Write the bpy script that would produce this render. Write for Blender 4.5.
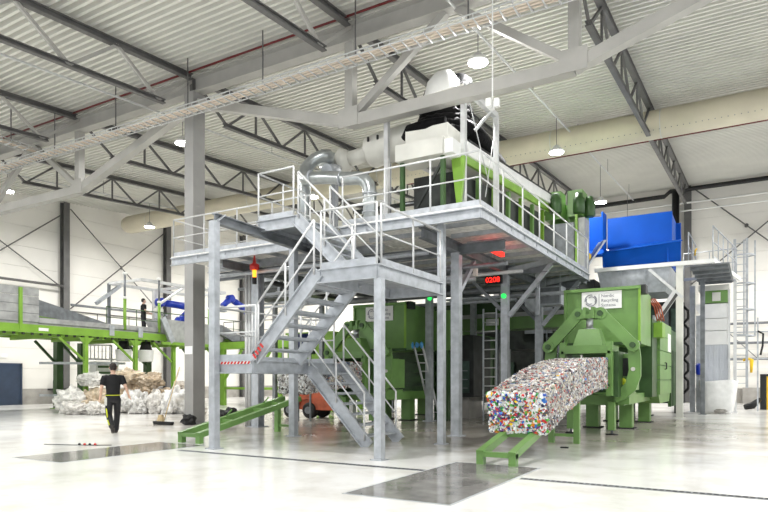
import bpy, math, random
from mathutils import Vector, Matrix, noise
random.seed(7)
S = bpy.context.scene
COL = S.collection
for o in list(bpy.data.objects):
    bpy.data.objects.remove(o)
PI = math.pi
V = Vector

# ------------------------------------------------------------------ camera
cd = bpy.data.cameras.new('camera'); cam = bpy.data.objects.new('camera', cd); COL.objects.link(cam)
cam.location = (0, 0, 1.38)
cam.rotation_euler = (PI / 2, 0, math.atan(371 / 628))
cd.sensor_width = 36; cd.lens = 36 * 628 / 768; cd.shift_y = 123 / 768
cd.clip_end = 300
S.camera = cam
# ------------------------------------------------------------------ world: overcast daylight at the open front and right side
w = bpy.data.worlds.new('world'); S.world = w; w.use_nodes = True
bg = w.node_tree.nodes['Background']
bg.inputs[0].default_value = (.93, .97, 1, 1); bg.inputs[1].default_value = 1.0
LAMP_W = 330
S.view_settings.view_transform = 'Standard'
S.view_settings.look = 'None'
S.view_settings.gamma = 1
S.view_settings.use_curve_mapping = False
S.view_settings.exposure = 0.42

# ------------------------------------------------------------------ materials
def lin(c):
    return tuple((x / 255 / 12.92) if x / 255 < .04045 else ((x / 255 + .055) / 1.055) ** 2.4 for x in c) + (1,)
M = {}
def mat(name, rgb, rough=.5, metal=0, var=.12, scale=3, bump=0, bscale=40, emit=0, alpha=1, trans=0, stretch=None):
    m = bpy.data.materials.new(name); m.use_nodes = True
    nt = m.node_tree; b = nt.nodes['Principled BSDF']; L = nt.links
    b.inputs['Roughness'].default_value = rough; b.inputs['Metallic'].default_value = metal
    c = lin(rgb)
    tc = nt.nodes.new('ShaderNodeTexCoord')
    src = tc.outputs['Object']
    if stretch:
        mp = nt.nodes.new('ShaderNodeMapping'); mp.inputs['Scale'].default_value = stretch
        L.new(src, mp.inputs['Vector']); src = mp.outputs['Vector']
    n = nt.nodes.new('ShaderNodeTexNoise'); n.inputs['Scale'].default_value = scale; n.inputs['Detail'].default_value = 5
    L.new(src, n.inputs['Vector'])
    r = nt.nodes.new('ShaderNodeValToRGB')
    r.color_ramp.elements[0].position = .32; r.color_ramp.elements[1].position = .68
    r.color_ramp.elements[0].color = tuple(x * (1 - var * 1.6) for x in c[:3]) + (1,)
    r.color_ramp.elements[1].color = tuple(min(1, x * (1 + var * .5)) for x in c[:3]) + (1,)
    L.new(n.outputs['Fac'], r.inputs['Fac']); L.new(r.outputs['Color'], b.inputs['Base Color'])
    if bump:
        n2 = nt.nodes.new('ShaderNodeTexNoise'); n2.inputs['Scale'].default_value = bscale
        L.new(src, n2.inputs['Vector'])
        bp = nt.nodes.new('ShaderNodeBump'); bp.inputs['Strength'].default_value = bump; bp.inputs['Distance'].default_value = .02
        L.new(n2.outputs['Fac'], bp.inputs['Height']); L.new(bp.outputs['Normal'], b.inputs['Normal'])
    if emit:
        b.inputs['Emission Color'].default_value = c; b.inputs['Emission Strength'].default_value = emit
    if alpha < 1: b.inputs['Alpha'].default_value = alpha
    if trans: b.inputs['Transmission Weight'].default_value = trans
    M[name] = m
    return m
mat('galv', (182, 186, 191), .42, .35, .14, 6)
mat('galv_dark', (128, 132, 136), .5, .3, .2, 4)
mat('rail', (208, 209, 209), .45, .15, .08, 5)
mat('girder', (176, 174, 169), .55, 0, .08, 1.5)
mat('truss', (104, 103, 102), .55, .1, .15, 2)
mat('column', (158, 157, 155), .55, 0, .1, 1.2)
mat('deck_roof', (224, 223, 216), .35, .1, .05, .6)
mat('wall', (236, 233, 226), .6, 0, .04, .5)
mat('plinth', (172, 168, 162), .7, 0, .15, 2)
mat('joint', (205, 202, 195), .7)
mat('green', (110, 150, 80), .38, 0, .10, 2.2)
mat('green_dark', (56, 88, 44), .45, 0, .2, 2.5)
mat('lime', (128, 172, 58), .4, 0, .12, 2)
mat('blue', (0, 80, 180), .5, 0, .08, 1.5)
mat('blue_arm', (18, 52, 170), .3, 0, .1, 4)
mat('cream', (214, 206, 184), .6, 0, .06, 1.2)
mat('white', (238, 238, 236), .5, 0, .05, 3)
mat('offwhite', (214, 213, 205), .5, 0, .08, 2)
mat('black', (18, 18, 19), .5, 0, .3, 6)
mat('rubber', (30, 30, 30), .7, 0, .3, 8)
mat('black_bag', (14, 14, 15), .6, 0, .4, 9, .8, 14)
mat('zinc', (172, 177, 178), .3, .75, .12, 5)
mat('red_pipe', (112, 30, 30), .45)
mat('red', (205, 38, 34), .45)
mat('orange', (188, 92, 58), .5, 0, .25, 3)
mat('yellow', (240, 196, 30), .45)
mat('hivis', (215, 225, 40), .5)
mat('wood', (205, 182, 140), .6, 0, .2, 8)
mat('skin', (208, 170, 148), .5, 0, .06, 9)
mat('hair', (44, 36, 32), .7, 0, .3, 30)
mat('shirt', (20, 20, 22), .85, 0, .2, 8, .3, 20)
mat('trousers', (30, 30, 34), .8, 0, .25, 8, .3, 20)
mat('denim', (46, 66, 120), .8, 0, .2, 8)
mat('shoe', (58, 54, 52), .7, 0, .3, 12)
mat('hatch', (150, 148, 145), .1, .0, .25, 2.5)
mat('film', (240, 240, 238), .35, 0, .06, 5, .15, 10)
mat('deck_under', (240, 238, 232), .6, 0, .16, 9)
mat('strip', (205, 210, 218), .2, 0, .1, 8, alpha=.75, stretch=(8, 8, .4))
mat('door', (52, 66, 88), .5, 0, .2, 1.5)
mat('lens', (255, 252, 245), .5, 0, 0, emit=60)
mat('led_red', (255, 40, 30), .5, 0, 0, emit=2.2)
mat('led_green', (40, 220, 90), .5, 0, 0, emit=1.2)
mat('led_amber', (255, 150, 40), .5, 0, 0, emit=2)
mat('navy', (24, 40, 92), .5, 0, .2, 6)
mat('grey_panel', (170, 171, 170), .5, .2, .18, 3)
mat('print_grey', (120, 122, 132), .6)
mat('cable', (226, 212, 196), .6)
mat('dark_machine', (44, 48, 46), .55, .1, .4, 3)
mat('teal_machine', (62, 84, 74), .5, .1, .3, 3)
mat('bale_core', (176, 170, 165), .6, 0, .35, 25, .8, 30)
mat('screen', (12, 8, 8), .3)
M['black_bag'].node_tree.nodes['Principled BSDF'].inputs['Specular IOR Level'].default_value = .08
M['blue'].node_tree.nodes['Principled BSDF'].inputs['Specular IOR Level'].default_value = .2
# white epoxy floor: stains and traffic wear with their own shapes
fm = mat('floor', (240, 239, 236), .14, 0, .03, .35)
nt = fm.node_tree; b = nt.nodes['Principled BSDF']
ramp = b.inputs['Base Color'].links[0].from_node
tc = [n for n in nt.nodes if n.type == 'TEX_COORD'][0]
n3 = nt.nodes.new('ShaderNodeTexNoise'); n3.inputs['Scale'].default_value = .9; n3.inputs['Detail'].default_value = 8; n3.inputs['Roughness'].default_value = .65
r3 = nt.nodes.new('ShaderNodeValToRGB'); r3.color_ramp.elements[0].position = .36; r3.color_ramp.elements[0].color = (.74, .71, .66, 1)
r3.color_ramp.elements[1].position = .52; r3.color_ramp.elements[1].color = (1, 1, 1, 1)
mx = nt.nodes.new('ShaderNodeMixRGB'); mx.blend_type = 'MULTIPLY'; mx.inputs[0].default_value = .55
nt.links.new(tc.outputs['Object'], n3.inputs['Vector']); nt.links.new(n3.outputs['Fac'], r3.inputs['Fac'])
nt.links.new(ramp.outputs['Color'], mx.inputs[1]); nt.links.new(r3.outputs['Color'], mx.inputs[2]); nt.links.new(mx.outputs[0], b.inputs['Base Color'])
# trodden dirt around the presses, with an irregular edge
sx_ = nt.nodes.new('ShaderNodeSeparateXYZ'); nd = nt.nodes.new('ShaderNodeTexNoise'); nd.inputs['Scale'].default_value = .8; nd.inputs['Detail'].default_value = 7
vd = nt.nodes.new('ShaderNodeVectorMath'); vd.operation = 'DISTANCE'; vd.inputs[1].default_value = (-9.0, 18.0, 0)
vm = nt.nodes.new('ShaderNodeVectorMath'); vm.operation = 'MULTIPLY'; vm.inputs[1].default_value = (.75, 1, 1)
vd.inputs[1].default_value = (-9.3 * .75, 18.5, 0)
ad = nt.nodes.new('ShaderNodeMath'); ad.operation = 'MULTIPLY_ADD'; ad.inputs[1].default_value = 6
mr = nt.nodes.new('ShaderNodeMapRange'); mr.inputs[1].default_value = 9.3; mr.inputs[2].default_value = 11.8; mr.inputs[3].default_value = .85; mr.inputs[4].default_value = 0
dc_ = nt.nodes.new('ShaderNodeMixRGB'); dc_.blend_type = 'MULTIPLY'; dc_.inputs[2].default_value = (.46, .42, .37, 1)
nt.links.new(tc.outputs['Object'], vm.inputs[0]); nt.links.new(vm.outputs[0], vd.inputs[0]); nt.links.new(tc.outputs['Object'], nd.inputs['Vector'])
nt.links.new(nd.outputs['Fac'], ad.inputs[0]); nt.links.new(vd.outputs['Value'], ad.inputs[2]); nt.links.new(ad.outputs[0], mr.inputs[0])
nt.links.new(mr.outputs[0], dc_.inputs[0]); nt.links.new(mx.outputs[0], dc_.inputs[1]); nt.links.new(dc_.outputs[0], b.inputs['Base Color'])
n4 = nt.nodes.new('ShaderNodeTexNoise'); n4.inputs['Scale'].default_value = .5
m4 = nt.nodes.new('ShaderNodeMapRange'); m4.inputs[3].default_value = .08; m4.inputs[4].default_value = .26
nt.links.new(tc.outputs['Object'], n4.inputs['Vector']); nt.links.new(n4.outputs['Fac'], m4.inputs[0]); nt.links.new(m4.outputs[0], b.inputs['Roughness'])
# coloured scraps: colour comes from a per-piece attribute
sm_ = mat('scrap', (255, 255, 255), .4)
nt = sm_.node_tree; at_ = nt.nodes.new('ShaderNodeAttribute'); at_.attribute_name = 'piece_colour'
nt.links.new(at_.outputs['Color'], nt.nodes['Principled BSDF'].inputs['Base Color'])

# ------------------------------------------------------------------ mesh builder
OFF = {}
def off(o):
    return OFF.get(o.name, V((0, 0, 0))) if o else V((0, 0, 0))
class MB:
    def __init__(s): s.v = []; s.f = []; s.sm = []; s.mi = []; s.cur = 0
    def add(s, vs, fs, smooth=False):
        k = len(s.v); s.v += [V(p) for p in vs]
        for f in fs: s.f.append([i + k for i in f]); s.sm.append(smooth); s.mi.append(s.cur)
        return s
    def hexa(s, p):
        return s.add(p, [(0, 3, 2, 1), (4, 5, 6, 7), (0, 1, 5, 4), (1, 2, 6, 5), (2, 3, 7, 6), (3, 0, 4, 7)])
    def box(s, x0, x1, y0, y1, z0, z1):
        return s.hexa([(x0, y0, z0), (x1, y0, z0), (x1, y1, z0), (x0, y1, z0), (x0, y0, z1), (x1, y0, z1), (x1, y1, z1), (x0, y1, z1)])
    def frame(s, p, q, up):
        p = V(p); q = V(q); d = (q - p).normalized(); up = V(up)
        if abs(d.dot(up)) > .98: up = V((0, 1, 0)) if abs(d.y) < .9 else V((1, 0, 0))
        sd = d.cross(up).normalized(); u = sd.cross(d).normalized()
        return p, q, d, sd, u
    def beam(s, p, q, w, h, up=(0, 0, 1), ox=0, oz=0):
        p, q, d, sd, u = s.frame(p, q, up); a = w / 2; c = h / 2
        P = []
        for e in (p, q):
            for (i, j) in ((-a, -c), (a, -c), (a, c), (-a, c)): P.append(e + sd * (i + ox) + u * (j + oz))
        return s.hexa([P[0], P[1], P[2], P[3], P[4], P[5], P[6], P[7]])
    def hsec(s, p, q, w, h, t=.02, up=(0, 0, 1)):
        s.beam(p, q, w, t, up, 0, h / 2 - t / 2); s.beam(p, q, w, t, up, 0, -h / 2 + t / 2)
        return s.beam(p, q, t, h - 2 * t, up)
    def csec(s, p, q, w, h, t=.02, up=(0, 0, 1), side=1):
        s.beam(p, q, w, t, up, 0, h / 2 - t / 2); s.beam(p, q, w, t, up, 0, -h / 2 + t / 2)
        return s.beam(p, q, t, h - 2 * t, up, side * (w / 2 - t / 2))
    def tube(s, pts, r, n=8, cap=True, closed=False, squash=None):
        pts = [V(p) for p in pts]; m = len(pts)
        rs = r if isinstance(r, (list, tuple)) else [r] * m
        k = len(s.v); u = None; rings = []
        for i, p in enumerate(pts):
            if closed: d = pts[(i + 1) % m] - pts[i - 1]
            else: d = pts[min(i + 1, m - 1)] - pts[max(i - 1, 0)]
            d.normalize()
            if u is None:
                u = V((0, 0, 1)) if abs(d.z) < .9 else V((1, 0, 0))
            u = (u - d * u.dot(d)).normalized(); sd = d.cross(u)
            c = 1
            if 0 < i < m - 1 and not closed:
                a = (pts[i] - pts[i - 1]).normalized(); c = 1 / max(.5, a.dot(d))
            for j in range(n):
                t = 2 * PI * j / n
                q1, q2 = (1, 1) if squash is None else squash
                s.v.append(p + (u * math.cos(t) * q1 + sd * math.sin(t) * q2) * rs[i] * (c if n < 6 else 1))
        for i in range(m if closed else m - 1):
            for j in range(n):
                a = k + i * n + j; b2 = k + i * n + (j + 1) % n
                i2 = (i + 1) % m
                s.f.append([a, b2, k + i2 * n + (j + 1) % n, k + i2 * n + j]); s.sm.append(True); s.mi.append(s.cur)
        if cap and not closed:
            s.f.append([k + j for j in range(n)][::-1]); s.sm.append(False); s.mi.append(s.cur)
            s.f.append([k + (m - 1) * n + j for j in range(n)]); s.sm.append(False); s.mi.append(s.cur)
        return s
    def lathe(s, o, ax, prof, n=16):
        o = V(o); ax = V(ax).normalized()
        u = V((0, 0, 1)) if abs(ax.z) < .9 else V((1, 0, 0)); u = (u - ax * u.dot(ax)).normalized(); sd = ax.cross(u); k = len(s.v)
        for (a, r) in prof:
            for j in range(n):
                t = 2 * PI * j / n; s.v.append(o + ax * a + (u * math.cos(t) + sd * math.sin(t)) * max(r, 1e-4))
        for i in range(len(prof) - 1):
            for j in range(n):
                s.f.append([k + i * n + j, k + i * n + (j + 1) % n, k + (i + 1) * n + (j + 1) % n, k + (i + 1) * n + j]); s.sm.append(True); s.mi.append(s.cur)
        s.f.append([k + j for j in range(n)][::-1]); s.sm.append(False); s.mi.append(s.cur)
        s.f.append([k + (len(prof) - 1) * n + j for j in range(n)]); s.sm.append(False); s.mi.append(s.cur)
        return s
    def prism(s, poly, axis, a, b):
        def mk(c, p):
            return {'x': (c, p[0], p[1]), 'y': (p[0], c, p[1]), 'z': (p[0], p[1], c)}[axis]
        n = len(poly); vs = [mk(a, p) for p in poly] + [mk(b, p) for p in poly]
        fs = [list(range(n))[::-1], list(range(n, 2 * n))] + [(i, (i + 1) % n, n + (i + 1) % n, n + i) for i in range(n)]
        return s.add(vs, fs)
    def mesh(s, name, mats, o=V((0, 0, 0))):
        me = bpy.data.meshes.new(name)
        me.from_pydata([tuple(p - o) for p in s.v], [], s.f)
        for m_ in (mats if isinstance(mats, (list, tuple)) else [mats]): me.materials.append(M[m_])
        me.polygons.foreach_set('use_smooth', s.sm); me.polygons.foreach_set('material_index', s.mi)
        me.update(); return me
    def build(s, name, mats, parent=None):
        o = bpy.data.objects.new(name, s.mesh(name, mats, off(parent))); COL.objects.link(o)
        if parent: o.parent = parent; OFF[o.name] = off(parent)
        return o
def inst(name, me, parent, loc, rot=None):
    o = bpy.data.objects.new(name, me); COL.objects.link(o)
    if parent: o.parent = parent
    o.location = V(loc) - off(parent); OFF[o.name] = V(loc)
    if rot: o.rotation_euler = rot
    return o
def tag(o, label, cat, group=None, kind=None):
    o['label'] = label; o['category'] = cat
    if group: o['group'] = group
    if kind: o['kind'] = kind
    return o
def thing(name, label, cat, loc=(0, 0, 0), group=None):
    o = bpy.data.objects.new(name, None); COL.objects.link(o); o.location = loc; o.empty_display_size = .2
    OFF[o.name] = V(loc); return tag(o, label, cat, group)
def struct(o, label=None):
    o['kind'] = 'structure'
    if label: o['label'] = label
    return o
def sep(parts, name, mats, parent):          # one object for each builder call in the list
    return [MB_call.build(name, mats, parent) for MB_call in parts]
def B(x0, x1, y0, y1, z0, z1): return MB().box(x0, x1, y0, y1, z0, z1)
def BM(p, q, w_, h, up=(0, 0, 1)): return MB().beam(p, q, w_, h, up)
def T(pts, r, n=8): return MB().tube(pts, r, n)
def arc(c, r, a0, a1, n, ax='y'):
    out = []
    for i in range(n + 1):
        t = a0 + (a1 - a0) * i / n; p, q = r * math.cos(t), r * math.sin(t)
        out.append(V(c) + (V((p, 0, q)) if ax == 'y' else V((0, p, q)) if ax == 'x' else V((p, q, 0))))
    return out
_tx = {}
def text_mesh(txt, size, m_):
    c = bpy.data.curves.new('lettering', 'FONT'); c.body = txt; c.size = size; c.extrude = .002; c.resolution_u = 3
    o = bpy.data.objects.new('lettering', c); COL.objects.link(o)
    bpy.context.view_layer.update()
    me = bpy.data.meshes.new_from_object(o.evaluated_get(bpy.context.evaluated_depsgraph_get()))
    bpy.data.objects.remove(o); me.materials.clear(); me.materials.append(M[m_]); return me

# ------------------------------------------------------------------ room shell
XL, XR, YB, YF = -34.0, 14.0, 41.0, -6.0
def roofz(y): return 10.9 + .065 * (y - 13.94)
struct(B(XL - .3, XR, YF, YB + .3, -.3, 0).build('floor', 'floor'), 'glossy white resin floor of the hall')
# trapezoidal steel roof deck, ribs along X
mb = MB(); y = YF; prof = []
while y < YB + .4:
    for dy, dz in ((0, 0), (.085, 0), (.1, .2), (.225, .2)):
        prof.append((y + dy, roofz(y + dy) + .06 + dz))
    y += .24
vs = [(XL - .3, p[0], p[1]) for p in prof] + [(XR, p[0], p[1]) for p in prof]; n = len(prof)
mb.add(vs, [(i, i + 1, n + i + 1, n + i) for i in range(n - 1)])
mb.box(XL - .3, XR, YF, YB + .3, roofz(YB) + .5, roofz(YB) + .6)
struct(mb.build('ceiling', 'deck_roof'), 'ribbed metal roof deck with deep parallel ribs')
# walls with horizontal sandwich panels
wl = struct(B(XL - .3, XL, YF, YB + .3, 0, 13.6).build('wall_left', 'joint'), 'off-white panelled side wall behind the sorting line')
ph = 1.1
cols_l = [7.0, 14.25, 21.5, 28.7, 35.9, YB]
prev = YF
for yc in cols_l:
    k = 0; z = .85
    while z < 12.9:
        MB().box(XL, XL + .03, prev + .01, yc - .01, z, min(z + ph - .012, 13.5)).build('panel', 'wall', wl); z += ph
    MB().box(XL, XL + .04, prev + .01, yc - .01, 0, .83).build('plinth_panel', 'plinth', wl)
    prev = yc
wb = struct(B(XL, XR, YB, YB + .3, 0, 13.6).build('wall_back', 'joint'), 'off-white panelled end wall behind the balers')
prev = XL
for xc in [-26.9, -21.0, -15.13, -9.26, -3.39, 2.48, 8.35, XR]:
    z = .85
    while z < 12.9:
        MB().box(prev + .01, xc - .01, YB - .03, YB, z, min(z + ph - .012, 13.5)).build('panel', 'wall', wb); z += ph
    MB().box(prev + .01, xc - .01, YB - .04, YB, 0, .83).build('plinth_panel', 'plinth', wb)
    prev = xc
# wall columns and rod bracing
for i, yc in enumerate(cols_l[:5]):
    t = thing('wall_column', ['dark grey steel wall column nearest the open front of the hall', 'dark grey wall column just left of the blue door',
        'dark grey wall column at the left end of the crossed bracing rods', 'dark grey wall column at the right end of the crossed bracing rods on the left wall',
        'dark grey wall column seen behind the robot arms'][i], 'column', (XL + .25, yc, 0), 'columns along the left wall')
    MB().hsec((XL + .25, yc, 0), (XL + .25, yc, roofz(yc)), .36, .36, .03, (1, 0, 0)).build('shaft', 'truss', t)
    B(XL + .05, XL + .48, yc - .25, yc + .25, 0, .03).build('base_plate', 'truss', t)
for i, (xc, lab) in enumerate(((-3.39, 'dark grey end wall column beside the blue hopper'), (2.48, 'dark grey end wall column at the far right'), (-9.26, 'dark grey end wall column hidden low behind the platform'), (-15.13, 'dark grey end wall column behind the signal lamp'))):
    t = thing('wall_column', lab, 'column', (xc, YB - .25, 0), 'columns along the end wall')
    MB().hsec((xc, YB - .25, 0), (xc, YB - .25, roofz(YB)), .36, .36, .03, (0, 1, 0)).build('shaft', 'truss', t)
    B(xc - .25, xc + .25, YB - .48, YB - .05, 0, .03).build('base_plate', 'truss', t)
def xbrace(p1, q1, p2, q2, lab):
    t = thing('brace_rods', lab, 'bracing', p1)
    T([p1, q1], .035, 6).build('rod', 'truss', t); T([p2, q2], .035, 6).build('rod', 'truss', t)
    c = [(V(p1) + V(q1)) / 2][0]
    MB().lathe(c - V((.03, .03, 0)), (1, 1, 0), [(0, .12), (.06, .12)], 10).build('centre_plate', 'truss', t)
xl = XL + .3
xbrace((xl, 21.8, 11.1), (xl, 28.5, 5.4), (xl, 21.8, 5.4), (xl, 28.5, 11.1), 'dark crossed bracing rods on the left wall between two columns')
xbrace((xl, 14.5, 10.6), (xl, 21.2, 6.6), (xl, 14.5, 5.4), (xl, 21.2, 10.6), 'dark crossed bracing rods above the blue door')
yb = YB - .3
xbrace((-3.2, yb, 12.6), (2.4, yb, 7.4), (-3.2, yb, 6.9), (2.4, yb, 11.6), 'thin crossed bracing rods on the end wall at the right')
def wallpipe(name, pts, r, m_, lab, cat='pipe'):
    return tag(T(pts, r, 8).build(name, m_), lab, cat)
wallpipe('wall_rail', [(XL + .5, 13, 6.6), (XL + .5, 21.3, 6.6)], .07, 'truss', 'dark horizontal rail on the left wall above the grey sorting cabin', 'rail')
wallpipe('wall_rail', [(XL + .5, 21.7, 5.6), (XL + .5, 28.5, 5.6)], .07, 'galv_dark', 'grey horizontal rail under the crossed rods on the left wall', 'rail')
wallpipe('drain_pipe', [(-16, YB - .65, 12.05), (-4.6, YB - .65, 12.15), (-4.3, YB - .65, 12.4), (13, YB - .65, 12.42)], .13, 'black', 'long black drain pipe under the roof along the end wall')
wallpipe('drain_pipe', [(-4.0, YB - .68, 12.3), (-4.0, YB - .68, 0)], .2, 'black', 'black vertical pipe dropping behind the blue hopper')
for zz, lab in ((11.65, 'upper white conduit running along the end wall'), (11.2, 'lower white conduit running along the end wall')):
    wallpipe('conduit', [(-12, YB - .5, zz), (13, YB - .5, zz)], .05, 'white', lab, 'conduit')
for zz, lab in ((4.5, 'upper grey pipe on the end wall beside the caged ladder'), (3.4, 'lower dark pipe on the end wall beside the caged ladder'), (2.5, 'thin grey pipe low on the end wall beside the caged ladder')):
    wallpipe('wall_pipe', [(-2.5, YB - .4, zz), (10, YB - .4, zz)], .07, 'galv_dark', lab)
# door in the left wall
d = struct(B(XL + .03, XL + .12, 16.4, 19.05, 0, 2.12).build('door_1', 'door'), 'dark blue steel door in the left wall')
for y0, y1, z0, z1 in ((16.3, 16.4, 0, 2.2), (19.05, 19.15, 0, 2.2), (16.3, 19.15, 2.12, 2.22)):
    B(XL + .02, XL + .15, y0, y1, z0, z1).build('door_frame', 'door', d)
tag(B(XL + .04, XL + .1, 17.0, 18.4, 2.5, 2.72).build('door_sign', 'white'), 'small white sign above the dark blue door', 'sign')
t = thing('hose_reel', 'small dark hose rack on the wall plinth right of the blue door', 'hose rack', (XL + .3, 21.0, .5))
B(XL + .05, XL + .5, 20.6, 21.5, .75, .85).build('shelf', 'dark_machine', t)
T([(XL + .3, 20.8, .85), (XL + .3, 20.8, 1.3)], .04, 6).build('tap', 'galv_dark', t)
T([(XL + .3, 21.2, .85), (XL + .3, 21.2, 1.3)], .04, 6).build('tap', 'galv_dark', t)
MB().tube(arc((XL + .35, 21.05, .5), .2, 0, 2 * PI, 14, 'x')[:-1], .05, 6, closed=True).build('hose', 'rubber', t)

# ------------------------------------------------------------------ roof steel
TX = [8.35, 2.48, -3.39, -9.26, -15.13, -21.0, -26.87]
tl = ['dark roof truss beyond the right edge of the picture', 'dark roof truss at the far right of the hall',
      'dark lattice roof truss running back to the blue hopper', 'dark roof truss above the curved steel ducts', 'dark roof truss resting on the tall grey column',
      'dark roof truss second left from the tall grey column', 'dark roof truss nearest the left wall']
for i, x in enumerate(TX):
    t = thing('roof_truss', tl[i], 'truss', (x, 13.94, roofz(13.94)), 'roof trusses')
    for (ya, yb_) in ((YF + .1, 13.8), (14.08, YB - .45)):
        MB().hsec((x, ya, roofz(ya) - .1), (x, yb_, roofz(yb_) - .1), .18, .18, .03).build('top_chord', 'truss', t)
    lo = [(-5.0, 12.75), (15.2, 39.3)]
    for k, (ya, yb_) in enumerate(lo):
        MB().hsec((x, ya, roofz(ya) - 1.2), (x, yb_, roofz(yb_) - 1.2), .15, .13, .03).build('bottom_chord', 'truss', t)
    for k in range(7):
        yt = 13.94 - 2.8 * k
        for s_ in (-1.38, 1.38):
            yy = yt - 1.4 if s_ < 0 else yt + 1.4
            if yy > 13 or yy < -5.2 or yt < -5: continue
            BM((x, yt, roofz(yt) - .15), (x, yy, roofz(yy) - 1.2), .09, .09).build('web_member', 'girder' if i in (3, 4, 5) else 'truss', t)
    for k in range(10):
        yt = 13.94 + 2.8 * k
        for s_ in (-1, 1):
            yy = yt + 1.4 * s_
            if yy < 14.5 or yy > 39.8 or yt > 40: continue
            BM((x, yt, roofz(yt) - .15), (x, yy, roofz(yy) - 1.2), .07, .07).build('web_member', 'truss', t)
        if 15 < yt < 38:
            BM((x, yt, roofz(yt) - .15), (x, yt, roofz(yt) - 1.2), .06, .06).build('web_member', 'truss', t)
# trussed main girders along X at Y=13.94
GY = 13.94
def girder(x0, x1, lab):
    t = thing('roof_girder', lab, 'girder', (x0, GY, 8.1), 'trussed main girders')
    MB().hsec((x0 + .02, GY, 10.55), (x1 - .02, GY, 10.55), .34, .5, .04).build('top_beam', 'girder', t)
    xa, xb = x0 + 5.87, x1 - 5.87; zl = 8.2
    MB().beam((x0 + .2, GY, 9.95), (xa, GY, zl), .26, .26).build('end_strut', 'girder', t)
    MB().beam((x1 - .2, GY, 9.95), (xb, GY, zl), .26, .26).build('end_strut', 'girder', t)
    MB().beam((xa, GY, zl), (xb, GY, zl), .28, .3).build('bottom_chord', 'girder', t)
    for xx in (xa, xb):
        BM((xx, GY, zl + .1), (xx, GY, 10.3), .24, .24).build('post', 'girder', t)
        B(xx - .3, xx + .3, GY - .16, GY - .13, zl - .15, zl + .35).build('gusset_plate', 'girder', t)
    xm = (xa + xb) / 2
    BM((xa + .1, GY, zl + .15), (xm - .15, GY, 10.3), .18, .18).build('diagonal', 'girder', t)
    BM((xb - .1, GY, zl + .15), (xm + .15, GY, 10.3), .18, .18).build('diagonal', 'girder', t)
girder(-15.13, 2.48, 'light grey trussed roof girder crossing above the stair tower')
girder(-32.74, -15.13, 'light grey trussed roof girder left of the tall grey column')
def hall_col(x, lab):
    t = thing('hall_column', lab, 'column', (x, GY, 0), 'tall hall columns')
    MB().box(x - .19, x + .19, GY - .24, GY + .24, 0, 10.3).build('shaft', 'column', t)
    B(x - .3, x + .3, GY - .34, GY + .34, 0, .03).build('base_plate', 'column', t)
    B(x - .06, x + .06, GY - .15, GY + .15, 10.3, 10.82).build('cap_bracket', 'truss', t)
    if x < -10: B(x - .16, x + .16, GY - .25, GY - .241, 2.15, 2.4).build('notice', 'white', t)
hall_col(-15.13, 'tall grey steel hall column behind the walking person')
hall_col(2.48, 'tall grey hall column beyond the right edge of the picture')
wallpipe('sprinkler_pipe', [(XL + .4, GY - .3, 10.86), (XR - .2, GY - .3, 10.86)], .03, 'red_pipe', 'red sprinkler pipe along the top of the light grey girder')
wallpipe('sprinkler_pipe', [(-14, 25.9, 10.5), (XR - .2, 25.9, 10.5)], .03, 'red_pipe', 'red sprinkler pipe under the big cream air duct')
# big cream air duct
t = thing('air_duct', 'large round cream air duct hanging under the roof', 'air duct', (-10, 25.2, 10.8))
MB().lathe((XL + .6, 25.2, 10.82), (1, 0, 0), [(0, .12), (.05, .3), (.2, .46), (.5, .52), (30.0, .52), (47.2, .52)], 24).build('fabric_tube', 'cream', t)
for x in range(-31, 14, 4):
    MB().lathe((x, 25.2, 10.82), (1, 0, 0), [(0, .527), (.04, .527)], 24).build('seam_ring', 'offwhite', t)
md = MB()
for i in range(150):
    x = -16 + i * .2
    md.lathe((x, 25.2 - .42, 10.82 - .335), (0, -.8, -.6), [(-.02, .016), (.012, .016)], 5)
o = md.build('air_nozzles', 'galv_dark', t); o['kind'] = 'stuff'

# ------------------------------------------------------------------ cable trays
def tray(p, q, lab, wd=.45, rods=(), step=.3, name='cable_tray'):
    p = V(p); q = V(q); d = (q - p).normalized(); sd = d.cross(V((0, 0, 1)))
    t = thing(name, lab, 'cable tray', p)
    for s_ in (-1, 1):
        T([p + sd * wd / 2 * s_, q + sd * wd / 2 * s_], .018, 6).build('side_wire', 'rail', t)
        T([p + sd * wd / 2 * s_ + V((0, 0, .1)), q + sd * wd / 2 * s_ + V((0, 0, .1))], .018, 6).build('side_wire', 'rail', t)
    rm = MB().tube([sd * -wd / 2 + V((0, 0, .1)), sd * -wd / 2, sd * wd / 2, sd * wd / 2 + V((0, 0, .1))], .014, 5).mesh('rung', 'rail')
    n_ = int((q - p).length / step)
    for i in range(n_): inst('rung', rm, t, p + d * (i * step + .1))
    for s_, r in ((-.12, .03), (0, .035), (.11, .028)):
        T([p + sd * s_ + V((0, 0, .04)), q + sd * s_ + V((0, 0, .04))], r, 6).build('cable', 'cable', t)
    for a in rods:
        c = p + d * a
        T([c + V((0, 0, .0)), V((c.x, c.y, roofz(c.y)))], .02, 6).build('hanger_rod', 'truss', t)
tray((-33, 13.0, 9.25), (6, 13.0, 9.25), 'long wire cable tray crossing the hall in front of the tall column', .45, [x for x in (1.5, 4.5, 8.2, 12, 15.3, 18.6, 21.5, 24.5, 27.5, 31)])
tray((-21.9, 4, 9.4), (-21.9, 12.9, 9.4), 'short wire cable tray coming from the front at the left', .4, [2, 5, 8])
t = thing('socket_pendant', 'white socket block hanging on a cable above the stair tower', 'pendant', (-4.78, 12.6, 7.2))
T([(-4.78, 12.6, 7.25), (-4.78, 12.6, roofz(12.6))], .015, 5).build('cord', 'white', t)
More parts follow.
